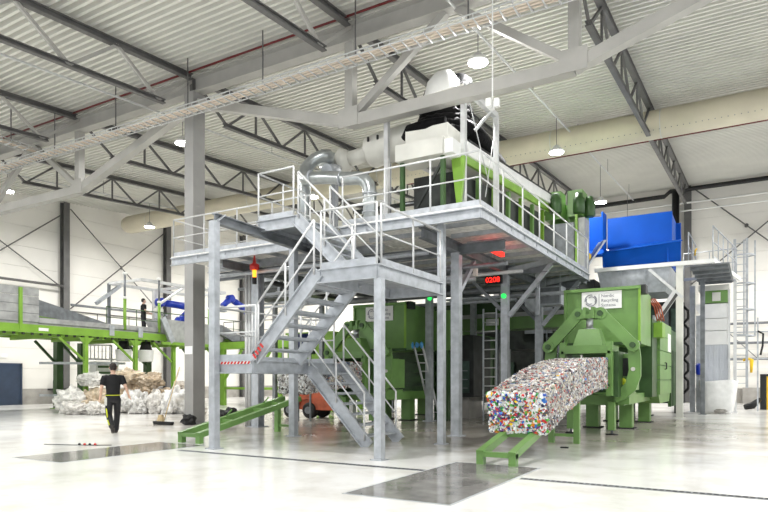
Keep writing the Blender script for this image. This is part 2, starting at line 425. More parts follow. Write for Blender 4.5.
for k in range(3):
    a = 2 * PI * k / 3
    B(-4.78 + .1 * math.cos(a) - .05, -4.78 + .1 * math.cos(a) + .05, 12.6 + .1 * math.sin(a) - .05, 12.6 + .1 * math.sin(a) + .05, 7.12, 7.28).build('socket', 'white', t)

# ------------------------------------------------------------------ high-bay lamps
lm_h = MB().lathe((0, 0, 0), (0, 0, 1), [(0, .26), (.06, .27), (.1, .2), (.22, .12), (.26, .05)], 16).mesh('housing', 'white')
lm_l = MB().lathe((0, 0, -.012), (0, 0, 1), [(0, .25), (.012, .25)], 16).mesh('lens', 'lens')
names = {(-6.2, 15.3): 'bright round high-bay lamp above the white bulk bag', (-6.2, 22.8): 'bright high-bay lamp under the cream duct above the green machine',
         (-6.2, 30.3): 'bright high-bay lamp above the blue hopper', (-17.2, 15.3): 'bright high-bay lamp left of the tall grey column',
         (-28.2, 22.8): 'bright high-bay lamp near the left end of the cream duct', (-17.2, 22.8): 'bright high-bay lamp behind the curved steel duct'}
k = 0
for x, lab in ((4.8, 'right-hand'), (-6.2, 'above the upper platform machine'), (-17.2, 'left of the tall column'), (-28.2, 'nearest the left wall')):
    t = thing('lamp_rail', 'thin white lamp rail under the roof, ' + lab, 'lamp rail', (x, 14, roofz(14) - .6), 'lamp rails')
    BM((x, -5, roofz(-5) - .6), (x, 39.5, roofz(39.5) - .6), .05, .05).build('rail', 'rail', t)
    for y in range(-4, 39, 6): T([(x, y, roofz(y) - .6), (x, y, roofz(y) + .08)], .01, 5).build('hanger', 'truss', t)
for x in (4.8, -6.2, -17.2, -28.2):
    for y in (.3, 7.8, 15.3, 22.8, 30.3, 37.5):
        k += 1
        t = thing('highbay_lamp', names.get((x, y), 'high-bay lamp %s in the %s row from the right wall' % (
            {.3: 'nearest the open front', 7.8: 'second from the open front', 15.3: 'third from the open front', 22.8: 'fourth from the open front', 30.3: 'second from the end wall', 37.5: 'closest to the end wall'}[y],
            {4.8: 'first', -6.2: 'second', -17.2: 'third', -28.2: 'fourth'}[x])), 'lamp', (x, y, 9.6), 'high-bay lamps')
        inst('housing', lm_h, t, (x, y, 9.6)); inst('lens', lm_l, t, (x, y, 9.6))
        T([(x, y, 9.85), (x, y, roofz(y) - .58)], .012, 5).build('cord', 'truss', t)
        ld = bpy.data.lights.new('highbay_light', 'AREA'); ld.shape = 'DISK'; ld.size = .5; ld.energy = LAMP_W; ld.color = (1, .995, .98)
        lo_ = bpy.data.objects.new('highbay_light', ld); COL.objects.link(lo_); lo_.location = (x, y, 9.57)

# ------------------------------------------------------------------ floor fittings
def hatch(x0, x1, y0, y1, lab):
    t = thing('floor_hatch', lab, 'floor hatch', (x0, y0, 0), 'steel floor hatches')
    ym = (y0 + y1) / 2
    B(x0, x1, y0, ym - .006, 0, .006).build('plate', 'hatch', t); B(x0, x1, ym + .006, y1, 0, .006).build('plate', 'hatch', t)
    for a in ((x0 - .03, x0, y0 - .03, y1 + .03), (x1, x1 + .03, y0 - .03, y1 + .03), (x0, x1, y0 - .03, y0), (x0, x1, y1, y1 + .03)):
        B(*a, 0, .004).build('rim', 'galv', t)
hatch(-4.25, -2.88, 6.28, 9.55, 'wet grey steel floor hatch in front of the bale')
hatch(-11.2, -9.85, 6.2, 9.3, 'grey steel floor hatch behind the walking person, by the empty chute')
def drain(x0, x1, lab):
    t = thing('floor_drain', lab, 'drain', (x0, 8.45, 0), 'narrow floor drains')
    B(x0, x1, 8.4, 8.5, 0, .002).build('channel', 'black', t)
    for yy in (8.395, 8.505): B(x0, x1, yy - .01, yy + .01, 0, .005).build('edge', 'galv_dark', t)
    m_ = MB(); x = x0 + .03
    while x < x1: m_.box(x, x + .022, 8.41, 8.49, .002, .005); x += .075
    o = m_.build('grate_bars', 'galv_dark', t); o['kind'] = 'stuff'
drain(-9.6, -4.3, 'thin dark slotted drain across the floor left of the wet hatch')
drain(-2.8, 4.5, 'thin dark slotted drain across the floor right of the wet hatch')

# ------------------------------------------------------------------ access platform and stairs
_pm = {}
def post_mesh(h, m_='rail', r=.02):
    k_ = (round(h, 2), m_, r)
    if k_ not in _pm: _pm[k_] = MB().tube([(0, 0, 0), (0, 0, h)], r, 8).mesh('rail_post', m_)
    return _pm[k_]
def railing(root, pts, h=1.05, step=1.3, toe=True, m_='rail', ends=(True, True)):
    pts = [V(p) for p in pts]
    for i in range(len(pts) - 1):
        a, b_ = pts[i], pts[i + 1]; n_ = max(1, round((b_ - a).length / step))
        for j in range(n_ + 1):
            if j == 0 and i > 0: continue
            if (i == 0 and j == 0 and not ends[0]) or (i == len(pts) - 2 and j == n_ and not ends[1]): continue
            inst('rail_post', post_mesh(h, m_), root, a + (b_ - a) * j / n_)
        if toe: BM(a + V((0, 0, .06)), b_ + V((0, 0, .06)), .012, .12).build('toe_board', 'galv', root)
    T([p + V((0, 0, h)) for p in pts], .022, 8).build('top_rail', m_, root)
    T([p + V((0, 0, h * .52)) for p in pts], .016, 8).build('mid_rail', m_, root)
def column(root, x, y, z0, z1, w_=.2, m_='galv', h_sec=False, name='column'):
    mb = MB()
    if h_sec: mb.hsec((x, y, z0), (x, y, z1), w_, w_, .025, (0, 1, 0))
    else: mb.box(x - w_ / 2, x + w_ / 2, y - w_ / 2, y + w_ / 2, z0, z1)
    o = mb.build(name, m_, root)
    if z0 < .01: B(x - w_ * .85, x + w_ * .85, y - w_ * .85, y + w_ * .85, 0, .02).build('base_plate', m_, o)
    return o
st = thing('staircase', 'galvanised steel staircase with two landings climbing to the upper platform', 'staircase', (-7.4, 10.5, 0))
def flight(x0, z0, x1, z1, y0, y1, n_, rails=(True, True)):
    up = (0, 0, 1); sgn = 1 if x1 > x0 else -1
    for yy, sd in ((y0, 1), (y1, -1)):
        o = MB().csec((x0, yy, z0 + .02), (x1, yy, z1 - .03), .07, .27, .02, up, (1 if sgn > 0 else -1) * sd * -1).build('stringer', 'galv', st)
    tm = MB().box(-.13, .13, 0, y1 - y0 - .08, -.035, 0).box(-.135, -.12, 0, y1 - y0 - .08, -.06, .004).mesh('tread', 'galv')
    for k in range(1, n_):
        f = k / n_
        inst('tread', tm, st, (x0 + (x1 - x0) * f, y0 + .04, z0 + (z1 - z0) * f))
    for yy, on in ((y0, rails[0]), (y1, rails[1])):
        if not on: continue
        for f in (.06, .5, .94):
            inst('rail_post', post_mesh(.98), st, (x0 + (x1 - x0) * f, yy, z0 + (z1 - z0) * f + .02))
        for h, r in ((1.0, .022), (.52, .016)):
            T([(x0 + (x1 - x0) * .06, yy, z0 + (z1 - z0) * .06 + h), (x0 + (x1 - x0) * .94, yy, z0 + (z1 - z0) * .94 + h)], r, 8).build('handrail', 'rail', st)
def landing(x0, x1, y0, y1, z, sides, hz=.25):
    B(x0 + .04, x1 - .04, y0 + .04, y1 - .04, z - .05, z).build('landing_deck', 'galv', st)
    for a, b_ in (((x0, y0), (x1, y0)), ((x1, y0), (x1, y1)), ((x1, y1), (x0, y1)), ((x0, y1), (x0, y0))):
        MB().csec((*a, z - hz / 2), (*b_, z - hz / 2), .08, hz, .02, (0, 0, 1), -1).build('edge_beam', 'galv', st)
    for pts in sides: railing(st, [(p[0], p[1], z) for p in pts], 1.05, 1.1)
ZA, ZB_, ZC = 1.74, 3.34, 4.85
landing(-9.22, -8.25, 9.05, 12.1, ZA, [[(-8.2, 9.07), (-9.2, 9.07), (-9.2, 12.08), (-8.5, 12.08)]])
landing(-6.75, -5.5, 9.1, 11.65, ZB_, [[(-6.7, 9.12), (-5.53, 9.12)], [(-5.52, 9.25), (-5.52, 11.6)]])
flight(-6.72, 0, -8.3, ZA, 10.75, 12.05, 8)
flight(-8.25, ZA, -6.75, ZB_, 9.1, 10.4, 7)
flight(-6.85, ZB_, -8.4, ZC, 10.5, 11.65, 7)
landing(-9.45, -8.4, 10.5, 12.25, ZC, [[(-8.45, 10.52), (-9.43, 10.52), (-9.43, 12.2)]])
hz = MB(); hz.box(-9.1, -8.3, 9.03, 9.04, ZA - .07, ZA - .01); hz.cur = 1
for k in range(9):
    x = -9.08 + k * .088
    hz.prism([(x, ZA - .07), (x + .045, ZA - .07), (x + .085, ZA - .01), (x + .04, ZA - .01)], 'y', 9.02, 9.03)
hz.build('hazard_tape', ['white', 'red'], st)
hz = MB(); p0, p1 = V((-8.22, 9.04, ZA + .06)), V((-7.98, 9.04, ZA + .32))
for k in range(4):
    a = p0 + (p1 - p0) * k / 4; b_ = p0 + (p1 - p0) * (k + .5) / 4
    hz.beam(a, b_, .01, .1)
hz.build('hazard_tape', 'red', st)
column(st, -9.2, 8.98, 0, 4.5, .15); column(st, -9.6, 11.95, 0, 4.6, .16); column(st, -5.5, 9.16, 0, ZB_ - .25, .14)
MB().hsec((-9.2, 8.98, 4.56), (-9.6, 14.6, 4.56), .14, .2, .02).build('tie_beam', 'galv_dark', st)
BM((-9.2, 9.0, 4.5), (-9.2, 9.2, 4.66), .19, .02).build('cap_plate', 'galv', st)

pf = thing('access_platform', 'galvanised upper platform on steel columns carrying the sorting machine', 'platform', (-8, 14, 0))
def deck(x0, x1, y0, y1, z=ZC, m_='deck_under'):
    mb = MB(); mb.box(x0, x1, y0, y1, z - .04, z)
    mb.build('deck_plate', m_, pf)
    jm = MB().box(-.02, .02, 0, y1 - y0, -.1, 0).mesh('joist', 'galv') if (x1 - x0) > (y1 - y0) else MB().box(0, x1 - x0, -.02, .02, -.1, 0).mesh('joist', 'galv')
    if (x1 - x0) > (y1 - y0):
        n_ = int((x1 - x0) / .9)
        for k in range(1, n_): inst('joist', jm, pf, (x0 + (x1 - x0) * k / n_, y0, z - .04))
    else:
        n_ = int((y1 - y0) / .9)
        for k in range(1, n_): inst('joist', jm, pf, (x0, y0 + (y1 - y0) * k / n_, z - .04))
deck(-8.1, -6.2, 11.75, 14.3); deck(-6.2, -4.7, 11.75, 21.2)
deck(-14.3, -8.1, 12.3, 13.7); deck(-14.3, -6.2, 14.35, 24); deck(-14.3, -8.15, 13.72, 14.33)  # rear interior decks filled in to block lamp light and darken the space below
def ebeam(p, q, h=.22, name='edge_beam', m_='galv'):
    MB().csec(p, q, .08, h, .02, (0, 0, 1), -1).build(name, m_, pf)
zc = ZC - .15
ebeam((-8.1, 11.75, zc), (-4.7, 11.75, zc)); ebeam((-4.7, 11.75, zc), (-4.7, 21.2, zc))
ebeam((-14.3, 12.3, zc), (-9.35, 12.3, zc)); ebeam((-14.3, 13.7, zc), (-8.1, 13.7, zc)); ebeam((-4.7, 21.2, zc), (-6.2, 21.2, zc))
for p, q in (((-6.2, 12.1, 4.55), (-6.2, 24, 4.55)), ((-9.2, 12.1, 4.5), (-9.2, 24, 4.5)), ((-12.4, 12.4, 4.5), (-12.4, 22, 4.5)),
             ((-14.3, 14.0, 4.5), (-5.0, 14.0, 4.5)), ((-14.3, 17.5, 4.5), (-5.0, 17.5, 4.5)), ((-14.3, 21, 4.5), (-5.0, 21, 4.5))):
    MB().hsec(p, q, .16, .24, .02).build('main_beam', 'galv_dark', pf)
column(pf, -5.72, 12.08, 0, 4.65, .14); column(pf, -6.23, 14.0, 0, 4.43, .21, 'galv'); column(pf, -6.25, 17.5, 0, 4.43, .2)
column(pf, -12.35, 13.75, 0, 4.4, .26, 'galv', True); column(pf, -9.2, 18.5, 0, 4.4, .2); column(pf, -9.3, 22.5, 0, 4.4, .2); column(pf, -6.3, 21.0, 0, 4.43, .22)
column(pf, -12.4, 21.0, 0, 4.4, .22)
for x, y in ((-6.25, 17.5), (-6.3, 21.0)):
    BM((x + .12, y, 3.2), (x + 1.35, y, 4.6), .12, .12).build('knee_brace', 'galv', pf)
    BM((x - .12, y, 3.4), (x - 1.1, y, 4.4), .1, .1).build('knee_brace', 'galv_dark', pf)
BM((-6.23, 14.15, 3.5), (-6.23, 15.1, 4.4), .1, .1).build('knee_brace', 'galv', pf)
BM((-6.1, 17.4, 4.5), (-4.7, 17.4, 4.7), .1, .14).build('bracket_or_shadow_tooth', 'galv', pf); BM((-6.1, 20.5, 4.5), (-4.7, 20.5, 4.7), .1, .14).build('bracket_or_shadow_tooth', 'galv', pf)
railing(pf, [(-8.05, 11.78, ZC), (-4.73, 11.78, ZC), (-4.73, 21.15, ZC)], 1.1, 1.25)
railing(pf, [(-6.15, 20.2, ZC), (-6.15, 14.4, ZC), (-8.0, 14.4, ZC)], 1.1, 1.5, m_='galv')
railing(pf, [(-14.25, 12.35, ZC), (-9.4, 12.35, ZC)], 1.05, 1.2)
railing(pf, [(-14.25, 12.35, ZC), (-14.25, 13.68, ZC), (-8.1, 13.68, ZC)], 1.05, 1.4)
# hoist frame standing on the platform
hf = thing('hoist_frame', 'white tubular hoist frame standing on the upper platform', 'frame', (-5.3, 12.4, ZC))
P0, P1, P2 = V((-8.33, 14.25, ZC)), V((-6.12, 14.18, ZC)), V((-5.78, 15.5, ZC))
for p, zt in ((P0, 8.4), (P1, 8.5), (P2, 8.2)):
    B(p.x - .06, p.x + .06, p.y - .06, p.y + .06, ZC, zt).build('post', 'rail', hf)
    B(p.x - .11, p.x + .11, p.y - .11, p.y + .11, ZC, ZC + .02).build('foot_plate', 'rail', hf)
T([(P0.x, P0.y, 8.42), (P1.x, P1.y, 8.52)], .07, 10).build('cross_tube', 'offwhite', hf)
BM((P1.x, P1.y, 8.5), (P2.x, P2.y, 8.2), .13, .13).build('top_beam', 'rail', hf)
BM((P1.x + .1, P1.y + .5, 7.6), (P2.x - .05, P2.y - .3, 8.2), .06, .06).build('brace', 'rail', hf)
T([(P1.x + .05, P1.y + .1, 8.4), (P2.x, P2.y - .5, 6.3)], .012, 5).build('wire', 'rail', hf)
T([(P2.x, P2.y, 8.1), (P2.x + .02, P2.y - .8, 5.9)], .012, 5).build('wire', 'rail', hf)

# ------------------------------------------------------------------ machine on the platform
sm = thing('screening_machine', 'long green inclined screening machine with white cover on the upper platform', 'machine', (-7, 16, ZC))
B(-7.6, -6.32, 13.4, 14.2, 6.7, 7.1).build('feed_box', 'offwhite', sm)
B(-7.45, -6.3, 13.65, 14.9, 7.1, 7.5).build('lid', 'offwhite', sm)
B(-6.32, -6.1, 13.5, 13.95, 6.72, 7.05).build('access_cover', 'white', sm)
MB().prism([(14.3, 6.88), (22.0, 7.46), (22.0, 7.78), (14.3, 7.22)], 'x', -6.22, -6.05).build('side_cover', 'white', sm)
MB().prism([(14.3, 6.88), (22.0, 7.46), (22.0, 7.78), (14.3, 7.22)], 'x', -7.6, -7.45).build('side_cover', 'white', sm)
MB().prism([(14.9, 7.2), (22.0, 7.75), (22.0, 7.8), (14.9, 7.3)], 'x', -7.45, -6.2).build('top_cover', 'offwhite', sm)
MB().prism([(14.3, 6.7), (22.0, 7.2), (22.0, 7.46), (14.3, 6.88)], 'x', -6.2, -6.12).build('side_panel', 'lime', sm)
MB().prism([(14.2, 5.2), (21.5, 5.4), (21.5, 7.1), (14.2, 6.5)], 'x', -7.5, -6.35).build('drum_housing', 'dark_machine', sm)
for k in range(7):
    y = 14.2 + k * 1.15; z = 6.6 + (y - 13.9) * .075
    MB().prism([(y, ZC + .1), (y + .07, ZC + .1), (y + .2, z), (y + .04, z)], 'x', -6.3, -6.2).build('rib', 'lime' if k % 2 == 0 else 'green', sm)
for k in range(6):
    y = 14.9 + k * 1.1
    MB().lathe((-6.48, y, 5.75), (1, 0, 0), [(0, .3), (.08, .3), (.1, .1), (.2, .1)], 14).build('roller', 'dark_machine', sm)
MB().prism([(14.3, 7.2), (22.0, 7.76), (22.0, 7.8), (14.3, 7.25)], 'x', -6.07, -6.03).build('cover_edge', 'black', sm)
B(-6.45, -6.25, 14.3, 21.4, ZC, ZC + .3).build('sill', 'green', sm)
MB().prism([(-6.35, 6.75), (-6.0, 6.75), (-6.05, 6.1), (-6.12, 5.5), (-6.2, 5.5)], 'y', 13.95, 14.05).build('spout', 'lime', sm)
# support frame under the feed box
for x in (-7.5, -6.4):
    for y in (13.6, 14.8): BM((x, y, ZC), (x, y, 6.7), .1, .1).build('leg', 'green_dark', sm)
BM((-7.5, 13.6, ZC + .1), (-6.4, 13.6, 6.6), .06, .06).build('brace', 'dark_machine', sm)
BM((-9.3, 14.6, ZC), (-8.6, 14.6, 6.0), .08, .08).build('brace', 'dark_machine', sm); BM((-8.6, 14.6, 6.0), (-8.0, 14.6, ZC), .08, .08).build('brace', 'dark_machine', sm)
BM((-9.6, 14.6, 6.0), (-7.5, 14.6, 6.0), .1, .1).build('tie', 'dark_machine', sm)
dr = thing('drive_unit', 'green drive boxes at the far end of the upper platform machine', 'machine', (-6, 22.5, ZC))
for a in ((-6.3, -5.75, 21.7, 22.3, 6.9, 7.85), (-5.6, -5.1, 22.0, 22.8, 7.0, 7.9), (-6.3, -5.2, 22.3, 23.5, 6.7, 7.5)):
    B(*a).build('gearbox', 'green', dr)
for a in ((-5.9, 21.6, 7.5), (-5.2, 21.95, 7.5), (-4.95, 22.4, 7.45)):
    MB().lathe((a[0], a[1], a[2] - .45), (0, 0, 1), [(0, .15), (.05, .2), (.5, .2), (.56, .14), (.7, .12)], 14).build('motor', 'green_dark', dr)
B(-6.3, -5.3, 21.6, 23.6, ZC, 6.7).build('pedestal', 'galv_dark', dr)
B(-5.3, -5.0, 21.9, 22.6, ZC, 6.9).build('guard', 'grey_panel', dr)
for y in (21.8, 22.9): BM((-5.25, y, ZC), (-5.25, y, 7.0), .08, .08).build('leg', 'lime', dr)
# bulk bag and black sheet above the feed box
def lump(name, c, r, seed, amp, m_, parent=None, sub=4, freq=2.5, sq=(1, 1, 1), zmin=None, sharp=1):
    import bmesh
    bm = bmesh.new(); bmesh.ops.create_icosphere(bm, subdivisions=sub, radius=1)
    for v in bm.verts:
        p = v.co.copy(); q = p * freq + V((seed * 3.1, seed * 1.7, seed))
        n1 = noise.fractal(q, 1.0, 2.1, 4); n2 = abs(noise.noise(q * 2.3))
        s_ = 1 + amp * (n1 - sharp * .6 * n2)
        p = V((p.x * sq[0], p.y * sq[1], p.z * sq[2])) * s_ * r
        v.co = p
    if zmin is not None:
        for v in bm.verts:
            if v.co.z + c[2] < zmin: v.co.z = zmin - c[2] + .02 * (v.co.z + c[2] - zmin)
    me = bpy.data.meshes.new(name); bm.to_mesh(me); bm.free(); me.materials.append(M[m_])
    for f in me.polygons: f.use_smooth = amp < .45
    o = bpy.data.objects.new(name, me); COL.objects.link(o)
    if parent: o.parent = parent
    o.location = V(c) - off(parent); OFF[o.name] = V(c); return o
bb = thing('bulk_bag', 'white bulk bag emptied into the machine through a black sheet sleeve', 'bag', (-7.0, 14.9, 7.5))
mb = MB(); prof = [(7.6, .5, .45), (8.2, .5, .46), (8.75, .48, .45), (9.15, .4, .38), (9.38, .24, .22), (9.45, .05, .05)]
N = 20; rings = []
for i, (z, a, c) in enumerate(prof):
    for j in range(N):
        t_ = 2 * PI * j / N; e = .6; cx = math.copysign(abs(math.cos(t_)) ** e, math.cos(t_)); sy = math.copysign(abs(math.sin(t_)) ** e, math.sin(t_))
        wv = 1 + .03 * math.sin(5 * t_ + i)
        mb.v.append(V((-7.02 + a * cx * wv, 15.0 + c * sy * wv, z)))
for i in range(len(prof) - 1):
    for j in range(N):
        mb.f.append([i * N + j, i * N + (j + 1) % N, (i + 1) * N + (j + 1) % N, (i + 1) * N + j]); mb.sm.append(True); mb.mi.append(0)
mb.build('bag_body', 'white', bb)
def wrinkled(c, rx, ry, r, seed, name, a0=0, a1=2 * PI, zf=None):
    pts = []; rs = []; n_ = 48
    for i in range(n_ + 1):
        t_ = a0 + (a1 - a0) * i / n_
        z = c[2] + (zf(i / n_) if zf else 0) + .05 * noise.noise(V((i * .4, seed, 0)))
        pts.append((c[0] + rx * math.cos(t_), c[1] + ry * math.sin(t_), z)); rs.append(r * (1 + .45 * noise.noise(V((i * .9, seed * 2, 1)))))
    return MB().tube(pts, rs, 9).build(name, 'black_bag', bb)
for k in range(5): wrinkled((-6.95, 14.75 + .05 * k, 7.6 + .17 * k), .66 - .02 * k, .6 - .02 * k, .13, k + 1, 'sleeve')
wrinkled((-7.0, 15.15, 8.85), .55, .4, .13, 13, 'sheet', -.5, PI + .5, lambda f: .5 * math.sin(f * PI))
wrinkled((-7.0, 15.2, 9.0), .42, .3, .15, 14, 'sheet', -.2, PI + .2, lambda f: .42 * math.sin(f * PI))
MB().tube([(-6.35, 14.6, 7.75), (-6.2, 15.0, 7.65), (-6.15, 15.6, 7.6), (-6.2, 16.4, 7.55), (-6.2, 17.3, 7.6)], [.2, .26, .22, .17, .06], 9).build('sleeve_tail', 'black_bag', bb)
MB().tube([(-7.6, 13.9, 7.45), (-7.4, 13.75, 7.56), (-6.9, 13.72, 7.58), (-6.4, 13.75, 7.6)], [.1, .13, .14, .1], 9).build('sleeve_tail', 'black_bag', bb)

# ------------------------------------------------------------------ extraction fan and duct
fn = thing('extraction_fan', 'pale grey cylindrical extraction unit with fan above the stair tower', 'fan', (-8.5, 14.3, ZC))
FY = 14.95
ax_ = (1, 0, .09)
MB().lathe((-9.3, FY, 7.72), ax_, [(0, .1), (.02, .4), (.1, .44), (1.35, .44), (1.42, .38), (1.44, .1)], 24).build('silencer', 'offwhite', fn)
MB().lathe((-9.95, FY, 7.66), ax_, [(0, .21), (.7, .21)], 20).build('neck', 'offwhite', fn)
MB().lathe((-10.35, FY, 7.62), ax_, [(0, .2), (.05, .3), (.18, .38), (.3, .3), (.42, .21)], 20).build('fan_casing', 'offwhite', fn)
MB().hexa([(-10.75, FY - .32, 7.1), (-10.35, FY - .2, 7.3), (-10.35, FY + .2, 7.3), (-10.75, FY + .32, 7.1), (-10.75, FY - .32, 8.0), (-10.35, FY - .2, 7.85), (-10.35, FY + .2, 7.85), (-10.75, FY + .32, 8.0)]).build('transition', 'zinc', fn)
for x in (-9.1, -8.8, -8.5): B(x, x + .05, FY - .46, FY - .42, 7.85, 7.97).build('clip', 'black', fn)
B(-10.65, -10.5, FY + .05, FY + .2, ZC, 7.15).build('stand', 'galv_dark', fn); B(-8.8, -8.65, FY - .05, FY + .1, ZC, 7.35).build('stand', 'galv_dark', fn)
dc = thing('steel_duct', 'shiny curved steel duct looping above the upper landing', 'duct', (-8.2, 13.2, ZC))
r = .165
cxx, czz, rl = -10.05, 7.06, .43
pts = [V((-10.7, 14.6, 7.6)), V((-10.4, 14.4, czz + rl)), V((-10.15, 14.15, czz + rl))]
for i in range(13):
    a = PI / 2 + PI * i / 12
    pts.append(V((cxx + rl * math.cos(a), 14.0 - .85 * i / 12, czz + rl * math.sin(a))))
zr = 6.3
pts += [V((-9.4, 13.05, 6.52)), V((-8.7, 12.95, zr + .05))]
for i in range(8):
    a = PI / 2 - PI / 2 * i / 7
    pts.append(V((-8.42 + .4 * math.cos(a), 12.9, zr - .4 + .4 * math.sin(a))))
pts += [V((-8.02, 12.9, 5.6)), V((-8.02, 12.9, ZC))]
MB().tube(pts, r, 14).build('pipe', 'zinc', dc)
for p, ax in ((V((-9.95, 13.13, czz - rl)), (1, 0, 0)), (V((-8.9, 12.98, 6.38)), (1, 0, -.2)), (V((-8.02, 12.9, 5.85)), (0, 0, 1)), (V((-8.02, 12.9, 5.4)), (0, 0, 1)), (V((-8.02, 12.9, ZC + .05)), (0, 0, 1))):
    MB().lathe(p, ax, [(-.02, r + .025), (.02, r + .025)], 16).build('flange', 'galv', dc)
MB().tube([(-10.45, 13.55, 6.9), (-10.45, 13.5, 6.6), (-10.45, 13.5, ZC)], .16, 14).build('riser_pipe', 'zinc', dc)
MB().tube([(-10.1, 14.0, 7.1), (-10.15, 14.5, 7.25), (-10.4, 14.9, 7.4)], .17, 14).build('branch_pipe', 'galv', dc)

# ------------------------------------------------------------------ services under the platform
def simple(name, mb, m_, lab, cat, group=None): return tag(mb.build(name, m_), lab, cat, group)
for i, (y, z, x0, x1, r_, m_) in enumerate(((13.2, 4.35, -13.5, -6.6, .06, 'galv'), (14.7, 4.2, -14, -5.2, .05, 'galv_dark'), (15.6, 4.05, -13, -6.4, .07, 'galv'), (16.5, 4.3, -14, -5.4, .05, 'rail'), (18.2, 4.1, -13, -5.5, .08, 'galv_dark'), (19.2, 3.9, -12, -6.5, .06, 'galv'))):
    simple('service_pipe', T([(x0, y, z), (x1, y, z)], r_, 8), m_, ['first grey service pipe under the platform, nearest the stairs', 'second service pipe under the platform behind the stairs', 'thick pale service pipe under the platform',
        'thin white service pipe under the platform', 'thick dark service pipe far under the platform', 'lowest grey service pipe far under the platform'][i], 'pipe', 'service pipes under the platform')
def ftray(x0, x1, y, z, lab):
    t = thing('ladder_tray', lab, 'cable tray', (x0, y, z))
    for s_ in (-.15, .15): B(x0, x1, y + s_ - .015, y + s_ + .015, z, z + .08).build('side_rail', 'galv', t)
    m_ = MB().box(-.015, .015, -.15, .15, 0, .03).mesh('rung', 'galv')
    x = x0 + .2
    while x < x1: inst('rung', m_, t, (x, y, z)); x += .4
ftray(-13.8, -6.6, 15.0, 3.95, 'galvanised cable ladder under the platform behind the stairs')
ftray(-9.0, -4.9, 19.5, 4.0, 'galvanised cable ladder under the platform near the red display')
simple('cable_bundle', MB().tube([(-12.2, 14.3, 4.2), (-11.2, 14.4, 3.95), (-10.2, 14.3, 3.9), (-9.3, 14.4, 4.1)], .07, 7), 'rubber', 'sagging black cable bundle under the upper landing', 'cable')
for k, x in enumerate((-12.75, -12.62)):
    simple('vertical_pipe', T([(x, 13.72, 0), (x, 13.72, 4.4)], .055, 8), 'rail', ['white vertical pipe left of the steel column behind the stairs', 'white vertical pipe touching the steel column behind the stairs'][k], 'pipe')
sl = thing('signal_lamp', 'red and amber signal lamp hanging under the platform', 'signal lamp', (-11.8, 13.0, 4.0))
MB().lathe((-11.8, 13.0, 4.36), (0, 0, 1), [(0, .05), (.02, .13), (.15, .13), (.19, .05), (.4, .02)], 14).build('red_dome', 'red', sl)
MB().lathe((-11.8, 13.0, 4.16), (0, 0, 1), [(0, .05), (.2, .06)], 12).build('amber_lens', 'led_amber', sl)
MB().lathe((-11.8, 13.0, 3.98), (0, 0, 1), [(0, .06), (.18, .06)], 12).build('socket', 'black', sl)
# LED display on the column under the walkway
ds = thing('led_display', 'small red numeric display board on the column under the walkway', 'display', (-6.3, 17.2, 4.1))
B(-6.78, -6.28, 17.26, 17.38, 4.14, 4.38).build('case', 'black', ds)
me = text_mesh('0208', .22, 'led_red'); o = inst('digits', me, ds, (-6.76, 17.255, 4.18), (PI / 2, 0, 0))
simple('red_light_bar', B(-5.6, -5.5, 14.35, 15.35, 4.5, 4.6), 'led_red', 'glowing red light bar under the walkway edge', 'light')
simple('green_lamp', MB().lathe((-6.25, 17.4, 3.78), (0, -1, 0), [(0, .07), (.06, .07), (.09, .03)], 12), 'led_green', 'small green indicator lamp below the red display', 'light')
simple('green_lamp', MB().lathe((-9.1, 18.35, 4.0), (0, -1, 0), [(0, .07), (.06, .07), (.09, .03)], 12), 'led_green', 'small green indicator lamp on the column beside the landing', 'light')
simple('pendant_switch', MB().box(-6.3, -6.2, 15.2, 15.3, 4.05, 4.25).tube([(-6.25, 15.25, 4.25), (-6.25, 15.25, 4.45)], .015, 5), 'offwhite', 'small white switch box hanging near the red light bar', 'switch')

